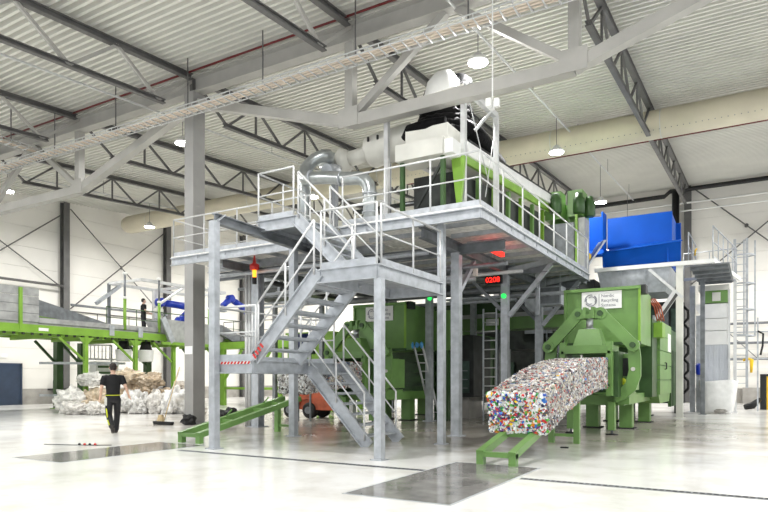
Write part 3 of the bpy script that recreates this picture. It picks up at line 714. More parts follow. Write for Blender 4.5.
# ------------------------------------------------------------------ balers
tm1 = text_mesh('Nordic', .115, 'print_grey'); tm2 = text_mesh('Recycling', .115, 'print_grey'); tm3 = text_mesh('Systems', .115, 'print_grey')
def pin(x, y, z, root, r=.09):
    o = MB().lathe((x, y, z), (0, -1, 0), [(0, r), (.03, r), (.04, r * .6), (.06, r * .6)], 14).build('pin', 'green', root)
def baler(cx, lab):
    t = thing('baler', lab, 'baler', (cx, 18, 0), 'green baling presses')
    G = lambda mb, name, m_='green': mb.build(name, m_, t)
    # hopper with flanges
    hp = G(B(cx - .95, cx + .95, 17.5, 19.6, 2.32, 3.78), 'hopper')
    B(cx + .93, cx + .99, 17.44, 17.5, 2.3, 3.8).build('flange', 'lime', hp); B(cx - .99, cx - .93, 17.44, 17.5, 2.3, 3.8).build('flange', 'green', hp)
    B(cx - .99, cx + .99, 17.42, 17.5, 3.74, 3.82).build('flange', 'green', hp); B(cx - .99, cx + .99, 17.42, 17.5, 2.28, 2.36).build('flange', 'green_dark', hp)
    sg = B(cx - .51, cx + .52, 17.455, 17.47, 3.26, 3.73).build('sign_plate', 'white', hp)
    mb = MB(); c = V((cx - .27, 17.45, 3.5))
    mb.tube(arc(c, .15, -2.6, .9, 18), .012, 5); mb.tube(arc(c, .15, 1.3, 3.3, 12), .012, 5); mb.tube(arc(c + V((.02, 0, 0)), .1, -.6, 2.4, 14), .01, 5); mb.tube(arc(c - V((.02, 0, 0)), .1, 2.6, 5.2, 14), .01, 5)
    mb.build('logo', 'print_grey', sg)
    B(cx - .06, cx - .05, 17.448, 17.455, 3.33, 3.66).build('logo_line', 'print_grey', sg)
    for m_, z in ((tm1, 3.57), (tm2, 3.445), (tm3, 3.32)):
        inst('lettering', m_, sg, (cx, 17.452, z), (PI / 2, 0, 0))
    # press linkage
    for s_ in (-1, 1):
        a = G(BM((cx + .27 * s_, 16.1, 3.0), (cx + 1.02 * s_, 16.1, 2.2), .12, .27, (0, 0, 1)), 'link_arm')
        for (px, pz) in ((.27, 3.0), (1.02, 2.2)):
            MB().lathe((cx + px * s_, 16.18, pz), (0, -1, 0), [(0, .15), (.17, .15)], 16).build('arm_eye', 'green', a)
            MB().lathe((cx + px * s_, 16.01, pz), (0, -1, 0), [(0, .07), (.05, .07)], 12).build('pin', 'green_dark', a)
        poly = [(.88, 2.3), (1.12, 2.32), (1.17, 1.9), (1.17, 1.45), (1.06, 1.12), (.86, .92), (.62, .8), (.55, .86), (.6, 1.05), (.82, 1.28), (.9, 1.6), (.88, 1.95)]
        poly = [(cx + p * s_, q) for p, q in poly]
        if s_ < 0: poly = poly[::-1]
        G(MB().prism(poly, 'y', 16.22, 16.34), 'clamp_lever')
        MB().lathe((cx + 1.0 * s_, 16.22, 1.62), (0, -1, 0), [(0, .05), (.04, .05)], 10).build('bolt', 'offwhite', t)
        G(B(cx + .55 * s_ - .07, cx + .55 * s_ + .07, 15.62, 15.8, .98, 2.28), 'frame_post')
        for k in range(3): B(cx + .55 * s_ - .03, cx + .55 * s_ + .03, 15.6, 15.62, 1.2 + k * .4, 1.26 + k * .4).build('bolt', 'green_dark', t)
        G(B(min(cx + .55 * s_, cx + .72 * s_), max(cx + .55 * s_, cx + .72 * s_), 15.85, 17.5, .95, 2.05), 'throat_wall', 'green_dark')
        G(B(min(cx + .62 * s_, cx + .88 * s_), max(cx + .62 * s_, cx + .88 * s_), 16.4, 17.45, .75, 1.05), 'side_beam', 'green')
        G(B(cx + .5 * s_ - .08, cx + .5 * s_ + .08, 16.15, 16.35, .12, .82), 'jack_leg')
        T([(cx + .5 * s_, 16.25, .02), (cx + .5 * s_, 16.25, .15)], .03, 8).build('jack_screw', 'galv_dark', t)
        MB().lathe((cx + .5 * s_, 16.25, 0), (0, 0, 1), [(0, .15), (.02, .15), (.03, .05)], 14).build('jack_foot', 'rubber', t)
    G(MB().box(cx - .3, cx + .3, 15.98, 16.3, 2.88, 3.0).box(cx - .14, cx - .06, 15.95, 16.3, 2.88, 3.16).box(cx + .06, cx + .14, 15.95, 16.3, 2.88, 3.16), 'top_bracket')
    MB().lathe((cx, 16.1, 2.58), (0, 0, 1), [(0, .14), (.06, .14), (.07, .085), (.3, .085), (.31, .12), (.36, .12)], 16).build('cylinder', 'zinc', t)
    G(MB().hexa([(cx - .36, 15.85, 2.2), (cx + .36, 15.85, 2.2), (cx + .36, 16.4, 2.2), (cx - .36, 16.4, 2.2), (cx - .24, 15.95, 2.62), (cx + .24, 15.95, 2.62), (cx + .24, 16.3, 2.62), (cx - .24, 16.3, 2.62)]), 'cylinder_block')
    G(B(cx - .62, cx + .6, 15.6, 16.6, 2.0, 2.2), 'cross_plate')
    G(B(cx + .62, cx + .95, 16.5, 17.45, 1.1, 2.0), 'valve_box', 'green'); B(cx + .66, cx + .9, 16.47, 16.5, 1.45, 1.9).build('valve_block', 'dark_machine', t)
    MB().lathe((cx + .72, 16.48, 1.3), (0, -1, 0), [(0, .1), (.03, .1), (.05, .05)], 14).build('knob', 'hivis', t)
    G(B(cx - .8, cx + .75, 16.45, 22, .72, .98), 'base_beam', 'green')
    for (x, y) in ((-.45, 18.6), (.45, 18.6), (-.5, 21.6), (.5, 21.6), (.0, 25.5)):
        G(B(cx + x - .17, cx + x + .17, y - .17, y + .17, .03, .75), 'foot'); B(cx + x - .24, cx + x + .24, y - .24, y + .24, 0, .03).build('foot_plate', 'rubber', t)
    # main chamber
    mc = G(B(cx - 1.02, cx + .96, 19.8, 27, .85, 3.15), 'chamber', 'green_dark')
    G(MB().box(cx - 1.05, cx - .85, 20.9, 21.05, .64, 3.2), 'front_frame'); 
    for k in range(5):
        B(cx + .96, cx + 1.04, 20.9 + .02, 23.9, .9 + k * .46, 1.34 + k * .46).build('side_panel', 'green', mc)
    MB().prism([(20.9, .9), (23.9, .9), (23.6, .62), (21.2, .62)], 'x', cx - .8, cx + 1.0).build('belly', 'green', mc)
    B(cx + 1.04, cx + 1.05, 22.9, 23.7, 2.3, 2.9).build('notice', 'white', mc)
    MB().tube([(cx + 1.05, 22.0, 1.9), (cx + 1.1, 22.0, 1.9), (cx + 1.1, 22.0, 1.7), (cx + 1.05, 22.0, 1.7)], .02, 6).build('handle', 'black', mc)
    for k in range(5):
        B(cx + .9, cx + 1.0, 24.2 + k * .5, 24.5 + k * .5, .4, 2.4).build('rib', 'green_dark', mc)
    G(B(cx + .6, cx + 1.2, 20.1, 20.8, 2.62, 3.05), 'motor_cover', 'lime')
    mb = MB()
    for k in range(4): mb.tube([(cx + .9 + .05 * k, 19.6, 3.7), (cx + 1.0 + .06 * k, 19.9, 3.5), (cx + 1.05 + .06 * k, 20.2, 3.1)], .02, 5)
    mb.build('hoses', 'orange', t)
    B(cx + .9, cx + 1.1, 17.55, 17.9, 3.62, 3.85).build('junction_box', 'dark_machine', t)
    return t
baler(-3.55, 'green baling press pushing out the coloured bale')
baler(-10.5, 'green baling press partly hidden behind the staircase')

# ------------------------------------------------------------------ bales and chutes
def bale(cx, path, hgt, half, lab, seed, n_side, n_front):
    rnd = random.Random(seed)
    t = thing('bale', lab, 'bale', (cx, path[0][0], path[0][1]))
    P = [V((0, y, z)) for y, z in path]
    mb = MB(); k = len(P); nx, nz = 8, 6
    def frame(i):
        d = (P[min(i + 1, k - 1)] - P[max(i - 1, 0)]).normalized(); return d, V((0, -d.z, d.y))
    ringN = None
    for i in range(k):
        d, u = frame(i); ring = []
        loop = [(-half + 2 * half * a / nx, 0) for a in range(nx)] + [(half, hgt * a / nz) for a in range(nz)] + [(half - 2 * half * a / nx, hgt) for a in range(nx)] + [(-half, hgt - hgt * a / nz) for a in range(nz)]
        ringN = len(loop)
        for (x, z) in loop:
            p = V((cx + x, 0, 0)) + V((0, P[i].y, P[i].z)) + u * z
            mb.v.append(p + noise.noise_vector(p * 4 + V((seed, 0, 0))) * .02)
    for i in range(k - 1):
        for j in range(ringN):
            mb.f.append([i * ringN + j, i * ringN + (j + 1) % ringN, (i + 1) * ringN + (j + 1) % ringN, (i + 1) * ringN + j]); mb.sm.append(False); mb.mi.append(0)
    mb.f.append(list(range(ringN))[::-1]); mb.sm.append(False); mb.mi.append(0)
    mb.f.append(list(range((k - 1) * ringN, k * ringN))); mb.sm.append(False); mb.mi.append(0)
    mb.build('packed_core', 'bale_core', t)
    pale = [(225, 222, 216), (205, 203, 198), (235, 235, 235), (180, 176, 172), (150, 145, 142), (212, 208, 202), (120, 115, 112), (188, 178, 170), (70, 66, 66), (190, 90, 80), (110, 130, 160), (212, 202, 178)]
    vivid = [(240, 240, 240), (235, 238, 240), (240, 240, 236), (25, 80, 190), (30, 120, 215), (210, 35, 35), (225, 60, 50), (40, 150, 60), (90, 180, 60), (245, 200, 30), (240, 140, 30), (225, 228, 235), (30, 40, 90), (120, 60, 130), (90, 90, 95)]
    if seed == 5: vivid = pale[:9] + [(235, 235, 235)] * 5
    else: vivid = vivid + [(242, 242, 240)] * 5
    def bits(name, n_, where):
        m_ = MB(); cols = []
        for q in range(n_):
            f = rnd.random() * (k - 1.001); i = int(f); f -= i
            p = P[i].lerp(P[i + 1], f); d, u = frame(i); xs = V((1, 0, 0))
            if where == 'front':
                d, u = frame(0); p = P[0]; x = rnd.uniform(-half, half); z = rnd.uniform(.0, hgt)
                pos = V((cx + x, 0, 0)) + p + u * z - d * .01; nrm, a1, a2 = -d, xs, u; size = rnd.uniform(.016, .042); th = rnd.uniform(.012, .05)
            elif where == 'top':
                x = rnd.uniform(-half, half); pos = V((cx + x, 0, 0)) + p + u * hgt; nrm, a1, a2 = u, xs, d; size = rnd.uniform(.014, .04); th = rnd.uniform(.008, .035)
            else:
                s_ = 1 if rnd.random() < .85 else -1
                z = rnd.uniform(0, hgt); pos = V((cx + half * s_, 0, 0)) + p + u * z; nrm, a1, a2 = xs * s_, d, u; size = rnd.uniform(.014, .04); th = rnd.uniform(.008, .03)
            an = rnd.uniform(0, PI); e1 = a1 * math.cos(an) + a2 * math.sin(an); e2 = nrm.cross(e1)
            tl_ = nrm + V((rnd.uniform(-.5, .5), rnd.uniform(-.5, .5), rnd.uniform(-.5, .5))); tl_.normalize(); e2 = tl_.cross(e1).normalized(); e1 = e2.cross(tl_)
            sx = size * rnd.uniform(.7, 1.7); sz = size * rnd.uniform(.5, 1)
            q_ = []
            for (aa, bb_) in ((-1, -1), (1, -1), (1, 1), (-1, 1)): q_.append(pos + e1 * sx * aa * rnd.uniform(.7, 1) + e2 * sz * bb_ * rnd.uniform(.7, 1) - tl_ * .02)
            for (aa, bb_) in ((-1, -1), (1, -1), (1, 1), (-1, 1)): q_.append(pos + e1 * sx * aa * rnd.uniform(.5, .9) + e2 * sz * bb_ * rnd.uniform(.5, .9) + tl_ * th)
            m_.hexa(q_)
            c = rnd.choice(vivid if where == 'front' else pale)
            if where != 'front' and rnd.random() < .03: c = rnd.choice(vivid)
            jv = rnd.uniform(.8, 1.05); c = lin(tuple(min(255, v_ * jv) for v_ in c)); cols += [c] * 24
        o = m_.build(name, 'scrap', t)
        ca = o.data.color_attributes.new('piece_colour', 'FLOAT_COLOR', 'CORNER')
        ca.data.foreach_set('color', [v_ for c in cols for v_ in c]); o['kind'] = 'stuff'
    bits('end_scraps', n_front, 'front'); bits('top_scraps', n_side, 'top'); bits('side_scraps', n_side, 'side')
    return t
bale(-3.55, [(10.62, .46), (11.2, .585), (11.8, .73), (12.4, .86), (13.0, .965), (13.6, 1.05), (14.2, 1.11), (14.8, 1.15), (15.4, 1.17), (15.9, 1.17)], .68, .5, 'long multicoloured bale of crushed containers sliding down the green chute', 3, 5200, 1700)
bale(-10.5, [(13.1, 1.0), (13.7, 1.06), (14.3, 1.11), (14.9, 1.15), (15.4, 1.17), (15.9, 1.17)], .68, .5, 'grey bale coming out of the press behind the staircase', 5, 1500, 900)
def chute(cx, lab, yr=13.66):
    t = thing('bale_chute', lab, 'chute', (cx, 9.6, 0), 'green bale chutes')
    zt = lambda y: .24 + .2 * (y - 9.55)
    for s_ in (-.27, .27):
        x = cx + s_
        BM((x, 9.5, zt(9.5) - .06), (x, yr + .24, zt(yr + .24) - .06), .12, .12).build('side_rail', 'green', t)
        B(x - .06, x + .06, 9.5, 9.62, 0, .2).build('leg', 'green', t)
        B(x - .06, x + .06, yr - .06, yr + .06, 0, zt(yr) - .1).build('leg', 'green', t)
    for y in (9.55, 10.7, 11.8, yr - .3): BM((cx - .22, y, zt(y) - .07), (cx + .22, y, zt(y) - .07), .1, .08).build('cross_bar', 'green', t)
    B(cx - .22, cx + .22, yr - .03, yr + .03, .14, .2).build('tie_bar', 'green', t)
    for (y) in (10.9, 12.2):
        T([(cx - .27, y, zt(y)), (cx - .1, y, zt(y) + .15)], .02, 6).build('guide_pin', 'green', t)
chute(-3.55, 'green steel chute carrying the coloured bale'); chute(-10.5, 'empty green bale chute in front of the tall grey column', 12.75)
simple('floor_scrap', MB().box(-3.35, -3.2, 12.6, 12.66, 0, .025).box(-3.3, -3.22, 12.64, 12.72, 0, .02), 'rubber', 'small black scrap on the floor beside the bale chute', 'scrap')

# ------------------------------------------------------------------ blue hoppers, grey chute, service platform
bh = thing('blue_hopper', 'large bright blue feed hopper with tall back panel', 'hopper', (-3.4, 25, 5.55))
MB().hexa([(-4.75, 24.75, 5.55), (-2.1, 24.75, 5.55), (-2.1, 24.85, 5.55), (-4.75, 24.85, 5.55), (-4.75, 24.45, 6.12), (-2.05, 24.45, 6.25), (-2.05, 24.55, 6.25), (-4.75, 24.55, 6.12)]).build('front_panel', 'blue', bh)
MB().hexa([(-4.78, 24.4, 6.1), (-2.0, 24.4, 6.24), (-2.2, 25.5, 6.5), (-4.7, 25.5, 6.4), (-4.78, 24.4, 6.14), (-2.0, 24.4, 6.28), (-2.2, 25.5, 6.54), (-4.7, 25.5, 6.44)]).build('sloping_lip', 'blue', bh)
B(-4.75, -2.45, 25.5, 25.62, 6.3, 7.62).build('back_panel', 'blue', bh)
for x in (-4.72, -2.5): MB().prism([(24.6, 5.6), (27.2, 5.6), (27.2, 7.5), (25.6, 7.6), (25.55, 6.4), (24.5, 6.2)], 'x', x - .03, x + .03).build('side_panel', 'blue', bh)
BM((-4.7, 24.62, 5.9), (-2.1, 24.6, 5.98), .03, .05).build('stiffener', 'blue', bh)
B(-4.75, -2.3, 27.1, 27.2, 5.6, 7.5).build('rear_panel', 'blue', bh)
bh.location.x -= .2
b2 = thing('blue_hood', 'open blue hood left of the large blue hopper', 'hood', (-5.2, 24.4, 6.2))
B(-6.2, -4.85, 24.6, 24.66, 6.0, 7.52).build('back_panel', 'blue', b2); B(-4.88, -4.82, 24.0, 24.66, 6.2, 7.55).build('side_panel', 'blue', b2); B(-6.23, -6.17, 24.0, 24.66, 6.0, 7.55).build('side_panel', 'blue', b2)
MB().hexa([(-5.75, 23.9, 5.9), (-4.85, 23.9, 5.9), (-4.85, 24.6, 6.2), (-5.75, 24.6, 6.2), (-5.75, 23.9, 5.95), (-4.85, 23.9, 5.95), (-4.85, 24.6, 6.26), (-5.75, 24.6, 6.26)]).build('slide', 'blue', b2)
BM((-5.3, 23.4, 5.5), (-4.8, 23.8, 6.4), .5, .06).build('slat_cover', 'galv', b2)
simple('yellow_valve', MB().lathe((-5.1, 22.9, 5.6), (0, 0, 1), [(0, .05), (.1, .1), (.2, .1), (.26, .03)], 10), 'yellow', 'small yellow valve at the end of the walkway beside the blue hood', 'valve')
gc = thing('grey_chute', 'shiny galvanised chute below the blue hopper', 'chute', (-4, 25.5, 4.6))
MB().hexa([(-5.0, 24.75, 4.55), (-2.8, 24.75, 4.55), (-2.8, 27, 4.55), (-5.0, 27, 4.55), (-5.15, 24.65, 5.42), (-2.6, 24.65, 5.42), (-2.6, 27.2, 5.42), (-5.15, 27.2, 5.42)]).build('body', 'galv', gc)
for x in (-4.3, -3.5): BM((x, 24.68, 4.6), (x, 24.6, 5.4), .05, .03, (0, 1, 0)).build('rib', 'galv', gc)
ic = thing('inclined_conveyor', 'tilted galvanised conveyor frame between the green hopper and the white post', 'conveyor', (-2.4, 21.4, 3))
for y in (21.0, 21.7): BM((-2.08, y, 4.1), (-2.83, y, 2.95), .05, .1).build('side_plate', 'rail', ic)
BM((-2.1, 21.35, 4.02), (-2.8, 21.35, 2.95), .6, .04).build('belt', 'rubber', ic)
for k in range(4):
    f = (k + .5) / 4; c = V((-2.08, 0, 4.1)).lerp(V((-2.83, 0, 2.95)), f)
    T([(c.x, 21.0, c.z), (c.x, 21.7, c.z)], .03, 8).build('roller', 'galv', ic)
[BM((-2.7, y, 3.35), (-2.7, y, 3.14), .06, .06).build('leg', 'galv', ic) for y in (21.0, 21.7)]
sp = thing('service_platform', 'white painted service platform beside the blue hopper', 'platform', (-2, 25, 0))
BM((-5.2, 24.42, 5.46), (-1.2, 24.42, 5.46), .14, .14).build('front_beam', 'white', sp)
column(sp, -2.3, 24.5, 0, 5.4, .22, 'offwhite')
BM((-3.3, 24.42, 5.35), (-2.2, 24.42, 4.25), .1, .1).build('knee_brace', 'rail', sp)
BM((-1.25, 24.4, 5.46), (-.55, 29.5, 5.46), .12, .14).build('side_beam', 'white', sp)
B(-2.0, -.75, 24.6, 29.5, 5.36, 5.4).build('deck_plate', 'galv_dark', sp)
for k in range(5): B(-2.0, -.8, 24.9 + k, 24.97 + k, 5.26, 5.36).build('joist', 'galv_dark', sp)
railing(sp, [(-1.25, 24.5, 5.53), (-.65, 29.2, 5.53), (-2.6, 29.4, 5.53)], 1.15, 1.0, m_='galv')
railing(sp, [(-2.05, 24.9, 5.53), (-2.0, 27.5, 5.53)], 1.1, 1.2, m_='galv', toe=False)
simple('yellow_hook', MB().tube([(-1.9, 25.6, 5.9), (-1.88, 25.6, 6.1), (-1.82, 25.6, 6.15)], .03, 6), 'yellow', 'small yellow hook on the railing right of the blue hopper', 'hook')
column(sp, -2.25, 29.2, 0, 5.26, .2, 'galv'); column(sp, -1.75, 27.3, 0, 5.26, .16, 'galv_dark'); column(sp, -.7, 29.3, 0, 5.36, .12, 'rail')
# white cabinet with strip curtain
wc = thing('strip_cabinet', 'white panelled discharge cabinet with a clear strip curtain', 'cabinet', (-1.45, 29, 0))
for k, (z0, z1) in enumerate(((3.86, 4.45), (3.36, 3.84), (2.78, 3.34))):
    MB().prism([(-1.84, z0), (-.95, z0), (-.95, z1), (-2.1, z1), (-2.1, z1 - .2)] if k == 0 else [(-1.84, z0), (-.95, z0), (-.95, z1), (-1.84, z1)], 'y', 28.9, 29.7).build('panel', 'white', wc)
B(-1.9, -.95, 28.85, 29.75, 4.48, 4.98).build('green_band', 'green', wc); B(-2.0, -.9, 28.8, 29.8, 4.98, 5.2).build('cap', 'offwhite', wc)
B(-1.5, -1.2, 28.82, 28.85, 4.55, 4.9).build('display', 'offwhite', wc)
B(-.93, -.86, 28.85, 28.95, 0, 5.0).build('corner_post', 'rail', wc)
ms = MB().prism([(-.056, 0), (.056, 0), (.056, 1.9), (-.056, 1.9)], 'y', -.004, .004).mesh('curtain_strip', 'strip')
for k in range(9): inst('curtain_strip', ms, wc, (-1.78 + k * .098, 28.92 + (k % 2) * .015, .88))
B(-2.1, -1.9, 28.95, 29.1, 0, 4.0).build('side_post', 'galv', wc)
bl = thing('bulk_bag', 'white open bulk bag standing under the strip curtain', 'bag', (-1.25, 28.9, 0))
mb = MB(); prof = [(.0, .46), (.1, .52), (.6, .6), (1.2, .68), (1.32, .7)]; N = 24
for i, (z, a) in enumerate(prof + [(1.32, .63), (.5, .5), (.3, .1)]):
    for j in range(N):
        t_ = 2 * PI * j / N; e = .45; cx_ = math.copysign(abs(math.cos(t_)) ** e, math.cos(t_)); sy = math.copysign(abs(math.sin(t_)) ** e, math.sin(t_))
        wv = 1 + .03 * math.sin(7 * t_ + i * .7)
        mb.v.append(V((-1.27 + a * cx_ * wv, 28.6 + a * .8 * sy * wv, z + (.04 * math.sin(4 * t_) if i in (4, 5) else 0))))
for i in range(len(prof) + 2):
    for j in range(N): mb.f.append([i * N + j, i * N + (j + 1) % N, (i + 1) * N + (j + 1) % N, (i + 1) * N + j]); mb.sm.append(True); mb.mi.append(0)
mb.f.append(list(range(N))[::-1]); mb.sm.append(False); mb.mi.append(0)
mb.build('bag_body', 'film', bl)
o = lump('bag_contents', (-1.2, 28.25, .12), .3, 9, .5, 'plinth', bl, 3, 3, (1.1, .4, .35), .0); 
simple('blue_box', MB().lathe((-1.98, 28.82, 1.55), (0, 0, 1), [(0, .09), (.08, .13), (.4, .13), (.47, .08)], 12), 'blue_arm', 'small blue container on the post beside the strip curtain', 'container')
dk = thing('control_rack', 'dark machine rack behind the white post below the blue hopper', 'machine', (-3, 28, 0))
B(-4.6, -2.5, 27.6, 28.8, .4, 4.5).build('rack_body', 'dark_machine', dk)
for k in range(4): B(-4.4 + k * .5, -4.0 + k * .5, 27.55, 27.6, 2.4, 4.2).build('module', 'teal_machine' if k % 2 else 'galv_dark', dk)
for x in (-4.4, -2.7): B(x - .1, x + .1, 27.7, 27.9, 0, .4).build('foot', 'dark_machine', dk)
for k in range(5): T([(-2.48, 27.8, .8 + k * .7), (-2.3, 27.8, 1.0 + k * .7), (-2.3, 27.8, 1.3 + k * .7), (-2.48, 27.8, 1.5 + k * .7)], .05, 6).build('hose', 'rubber', dk)
# caged ladder
cl = thing('caged_ladder', 'tall galvanised caged ladder left of the end wall bracing', 'ladder', (-.3, 31, 0))
for x in (-.75, -.3): BM((x, 31, 1.0), (x, 31, 7.4), .1, .1).build('stile', 'galv', cl)
mr = MB().tube([(0, 0, 0), (.45, 0, 0)], .016, 6).mesh('rung', 'galv')
for k in range(21): inst('rung', mr, cl, (-.75, 31, 1.2 + k * .3))
for z in (3.2, 4.3, 5.4, 6.6):
    MB().tube([(-.75, 31, z), (-.75, 30.5, z), (-.6, 30.25, z), (-.2, 30.25, z), (0, 30.6, z), (-.3, 31, z)], .035, 6).build('cage_hoop', 'galv', cl)
for (x, y) in ((-.75, 30.5), (-.4, 30.24), (0, 30.6)): BM((x, y, 3.2), (x, y, 7.2), .06, .03).build('cage_bar', 'galv', cl)
for x in (-1.0, 0.1): BM((x, 31.2, 0), (x, 31.2, 4.0), .06, .06).build('support_leg', 'galv', cl)
for z in (2.25, 3.4): BM((-1.0, 31.2, z), (.6, 31.2, z), .05, .05).build('support_bar', 'galv', cl)
BM((-1.0, 31.2, 3.4), (.1, 31.2, 2.25), .03, .03).build('support_brace', 'galv_dark', cl)
# clutter by the end wall
simple('yellow_lance', MB().tube([(-.45, 31.13, 2.18), (-.25, 31.13, 2.24), (-.12, 31.13, 2.2), (-.14, 31.13, 1.65)], [.05, .07, .08, .05], 8), 'yellow', 'yellow spray gun hanging on the bar beside the caged ladder', 'tool')
simple('black_strap', MB().tube([(.1, 31.12, 3.42), (.3, 31.12, 3.3), (.28, 31.12, 2.8), (.2, 31.12, 2.4)], .04, 6), 'black', 'black strap hanging by the end wall pipes', 'strap')
cb = thing('bin', 'black and yellow bin at the right edge of the picture', 'bin', (.6, 33.5, 0))
B(.2, .45, 33, 34, 0, 1.5).build('black_side', 'black', cb); B(.45, 1.5, 33, 34, 0, 1.5).build('yellow_body', 'yellow', cb); B(.2, 1.5, 32.98, 34.02, 1.5, 1.6).build('lid', 'black', cb)
simple('wall_shelf', MB().box(-.6, .8, YB - .6, YB - .1, 0, .9), 'plinth', 'grey low cupboard against the end wall', 'cupboard')
simple('boot_pile', MB().tube([(-.4, 32.5, .12), (-.1, 32.4, .2), (.2, 32.5, .5)], [.12, .16, .08], 8), 'black', 'black nozzle lying by the ladder foot', 'nozzle')

# ------------------------------------------------------------------ dark machines deep under the platform
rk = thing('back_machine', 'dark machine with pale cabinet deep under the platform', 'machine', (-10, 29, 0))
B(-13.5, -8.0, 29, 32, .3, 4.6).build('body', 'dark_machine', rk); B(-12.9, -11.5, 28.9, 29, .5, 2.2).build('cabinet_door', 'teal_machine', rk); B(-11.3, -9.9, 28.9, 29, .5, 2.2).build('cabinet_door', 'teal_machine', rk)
for x in (-13.2, -10.8, -8.3): B(x - .12, x + .12, 29.1, 29.4, 0, .3).build('foot', 'dark_machine', rk)
B(-13.5, -5.0, 28.5, 28.9, 3.6, 4.2).build('overhead_duct', 'dark_machine', rk)
oc = thing('overhead_conveyor', 'dark overhead conveyor seen under the upper landing', 'conveyor', (-17.5, 20, 4.5))
B(-17.6, -14.5, 19.4, 21.0, 4.6, 5.5).build('trough', 'dark_machine', oc); B(-17.6, -14.5, 19.3, 19.4, 5.3, 5.6).build('side_rail', 'galv', oc)
for x in (-17.3, -16.3, -15.2): B(x, x + .12, 19.28, 19.4, 4.6, 5.3).build('rib', 'galv_dark', oc)
for x in (-17.2, -14.8): BM((x, 20.2, 0), (x, 20.2, 4.6), .16, .16).build('leg', 'galv_dark', oc)
for z in (4.3, 4.45): T([(-17.6, 19.6, z), (-14.5, 19.6, z)], .05, 8).build('pipe', 'galv', oc)
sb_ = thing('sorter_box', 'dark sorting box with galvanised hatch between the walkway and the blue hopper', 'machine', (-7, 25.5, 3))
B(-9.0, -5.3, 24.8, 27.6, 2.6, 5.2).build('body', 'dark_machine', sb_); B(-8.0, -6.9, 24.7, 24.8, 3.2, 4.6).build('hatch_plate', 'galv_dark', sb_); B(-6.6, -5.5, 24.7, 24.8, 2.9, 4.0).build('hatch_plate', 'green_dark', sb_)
for x in (-8.8, -5.5): BM((x, 25, 0), (x, 25, 2.6), .16, .16).build('leg', 'galv_dark', sb_)
gx = thing('junction_cabinet', 'small galvanised cabinet hung under the walkway by the knee brace', 'cabinet', (-6, 20.2, 3.7))
B(-6.0, -5.3, 20.0, 20.6, 3.75, 4.35).build('case', 'galv', gx); B(-5.95, -5.35, 19.98, 20.0, 3.8, 4.3).build('door', 'galv_dark', gx)
for x in (-5.9, -5.4): BM((x, 20.3, 4.35), (x, 20.3, 4.72), .04, .04).build('hanger', 'galv', gx)
BM((-5.62, 18.6, 3.3), (-5.62, 18.6, 4.72), .1, .1).build('conduit_drop', 'galv', gx)
cvb = thing('feed_conveyor', 'long green conveyor under the platform above the balers', 'conveyor', (-8, 20, 3))
B(-13.5, -4.9, 22.6, 23.6, 3.25, 3.75).build('trough', 'green', cvb); B(-13.5, -4.9, 22.55, 22.6, 3.7, 3.85).build('lip', 'grey_panel', cvb)
for x in (-13, -11, -8.4, -5.4): BM((x, 22.7, 0), (x, 22.7, 3.25), .12, .12).build('leg', 'galv_dark', cvb)
B(-11.6, -8.2, 22.58, 22.6, 3.86, 4.3).build('guard', 'green_dark', cvb); B(-8.8, -8.3, 22.5, 22.55, 3.4, 3.65).build('notice', 'white', cvb)
def shelfladder(x, y, z0, z1, lab, wd=.45):
    t = thing('fixed_ladder', lab, 'ladder', (x, y, z0))
    for s_ in (0, wd): BM((x + s_, y, z0), (x + s_, y, z1), .04, .06).build('stile', 'galv', t)
    m_ = MB().tube([(0, 0, 0), (wd, 0, 0)], .02, 6).mesh('rung', 'rail'); z = z0 + .25
    while z < z1: inst('rung', m_, t, (x, y, z)); z += .3
shelfladder(-7.75, 19.6, 0, 3.7, 'fixed ladder left of the column with the red display')
shelfladder(-6.9, 24.0, 0, 3.9, 'far fixed ladder right of the column with the red display')
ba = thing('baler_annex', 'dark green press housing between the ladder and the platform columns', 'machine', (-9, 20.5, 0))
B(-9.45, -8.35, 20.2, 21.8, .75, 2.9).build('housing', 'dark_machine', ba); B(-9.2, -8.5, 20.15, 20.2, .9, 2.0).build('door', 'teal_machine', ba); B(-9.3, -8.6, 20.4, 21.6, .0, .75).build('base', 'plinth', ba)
for k in range(3): B(-9.15, -8.55, 20.13, 20.15, 1.05 + k * .3, 1.08 + k * .3).build('door_rib', 'galv_dark', ba)
sd_ = thing('green_side_frame', 'big green housing of the second press right of the landing column', 'machine', (-9, 18.9, 0))
B(-9.6, -8.75, 19.3, 20.1, 2.35, 3.7).build('housing', 'green', sd_); B(-9.3, -9.0, 19.28, 19.3, 2.9, 3.4).build('notice', 'offwhite', sd_)
for k in range(4): B(-10.6, -9.3, 19.3, 19.9, .9 + k * .36, 1.14 + k * .36).build('beam', 'green_dark', sd_)
B(-9.4, -8.9, 19.3, 20.0, 0, 2.35).build('stand', 'green_dark', sd_)

# loose aluminium ladder with blue gloves on top
ll = thing('leaning_ladder', 'aluminium ladder leaning against the second baler', 'ladder', (-9.4, 18.6, 0))
pa, pb = V((-9.3, 18.9, 0)), V((-9.5, 18.0, 2.45)); sx = V((.24, .12, 0))
for s_ in (0, 1): BM(pa + sx * s_, pb + sx * s_, .03, .07).build('stile', 'rail', ll)
for k in range(1, 9):
    c = pa.lerp(pb, k / 9); T([c, c + sx], .015, 6).build('rung', 'rail', ll)
for k in range(3):
    o = lump('work_glove', (-9.55 + k * .14, 17.95 + k * .06, 2.47), .1, 20 + k, .35, 'blue_arm' if k == 3 else 'strip', None, 2, 2, (.7, .6, 1.1)); tag(o, ['leftmost', 'middle', 'rightmost'][k] + ' of the pale blue gloves hung beside the leaning ladder top', 'glove', 'gloves by the ladder')
    o.data.materials.clear(); o.data.materials.append(mat('glove_%d' % k, (90, 165, 225), .5))
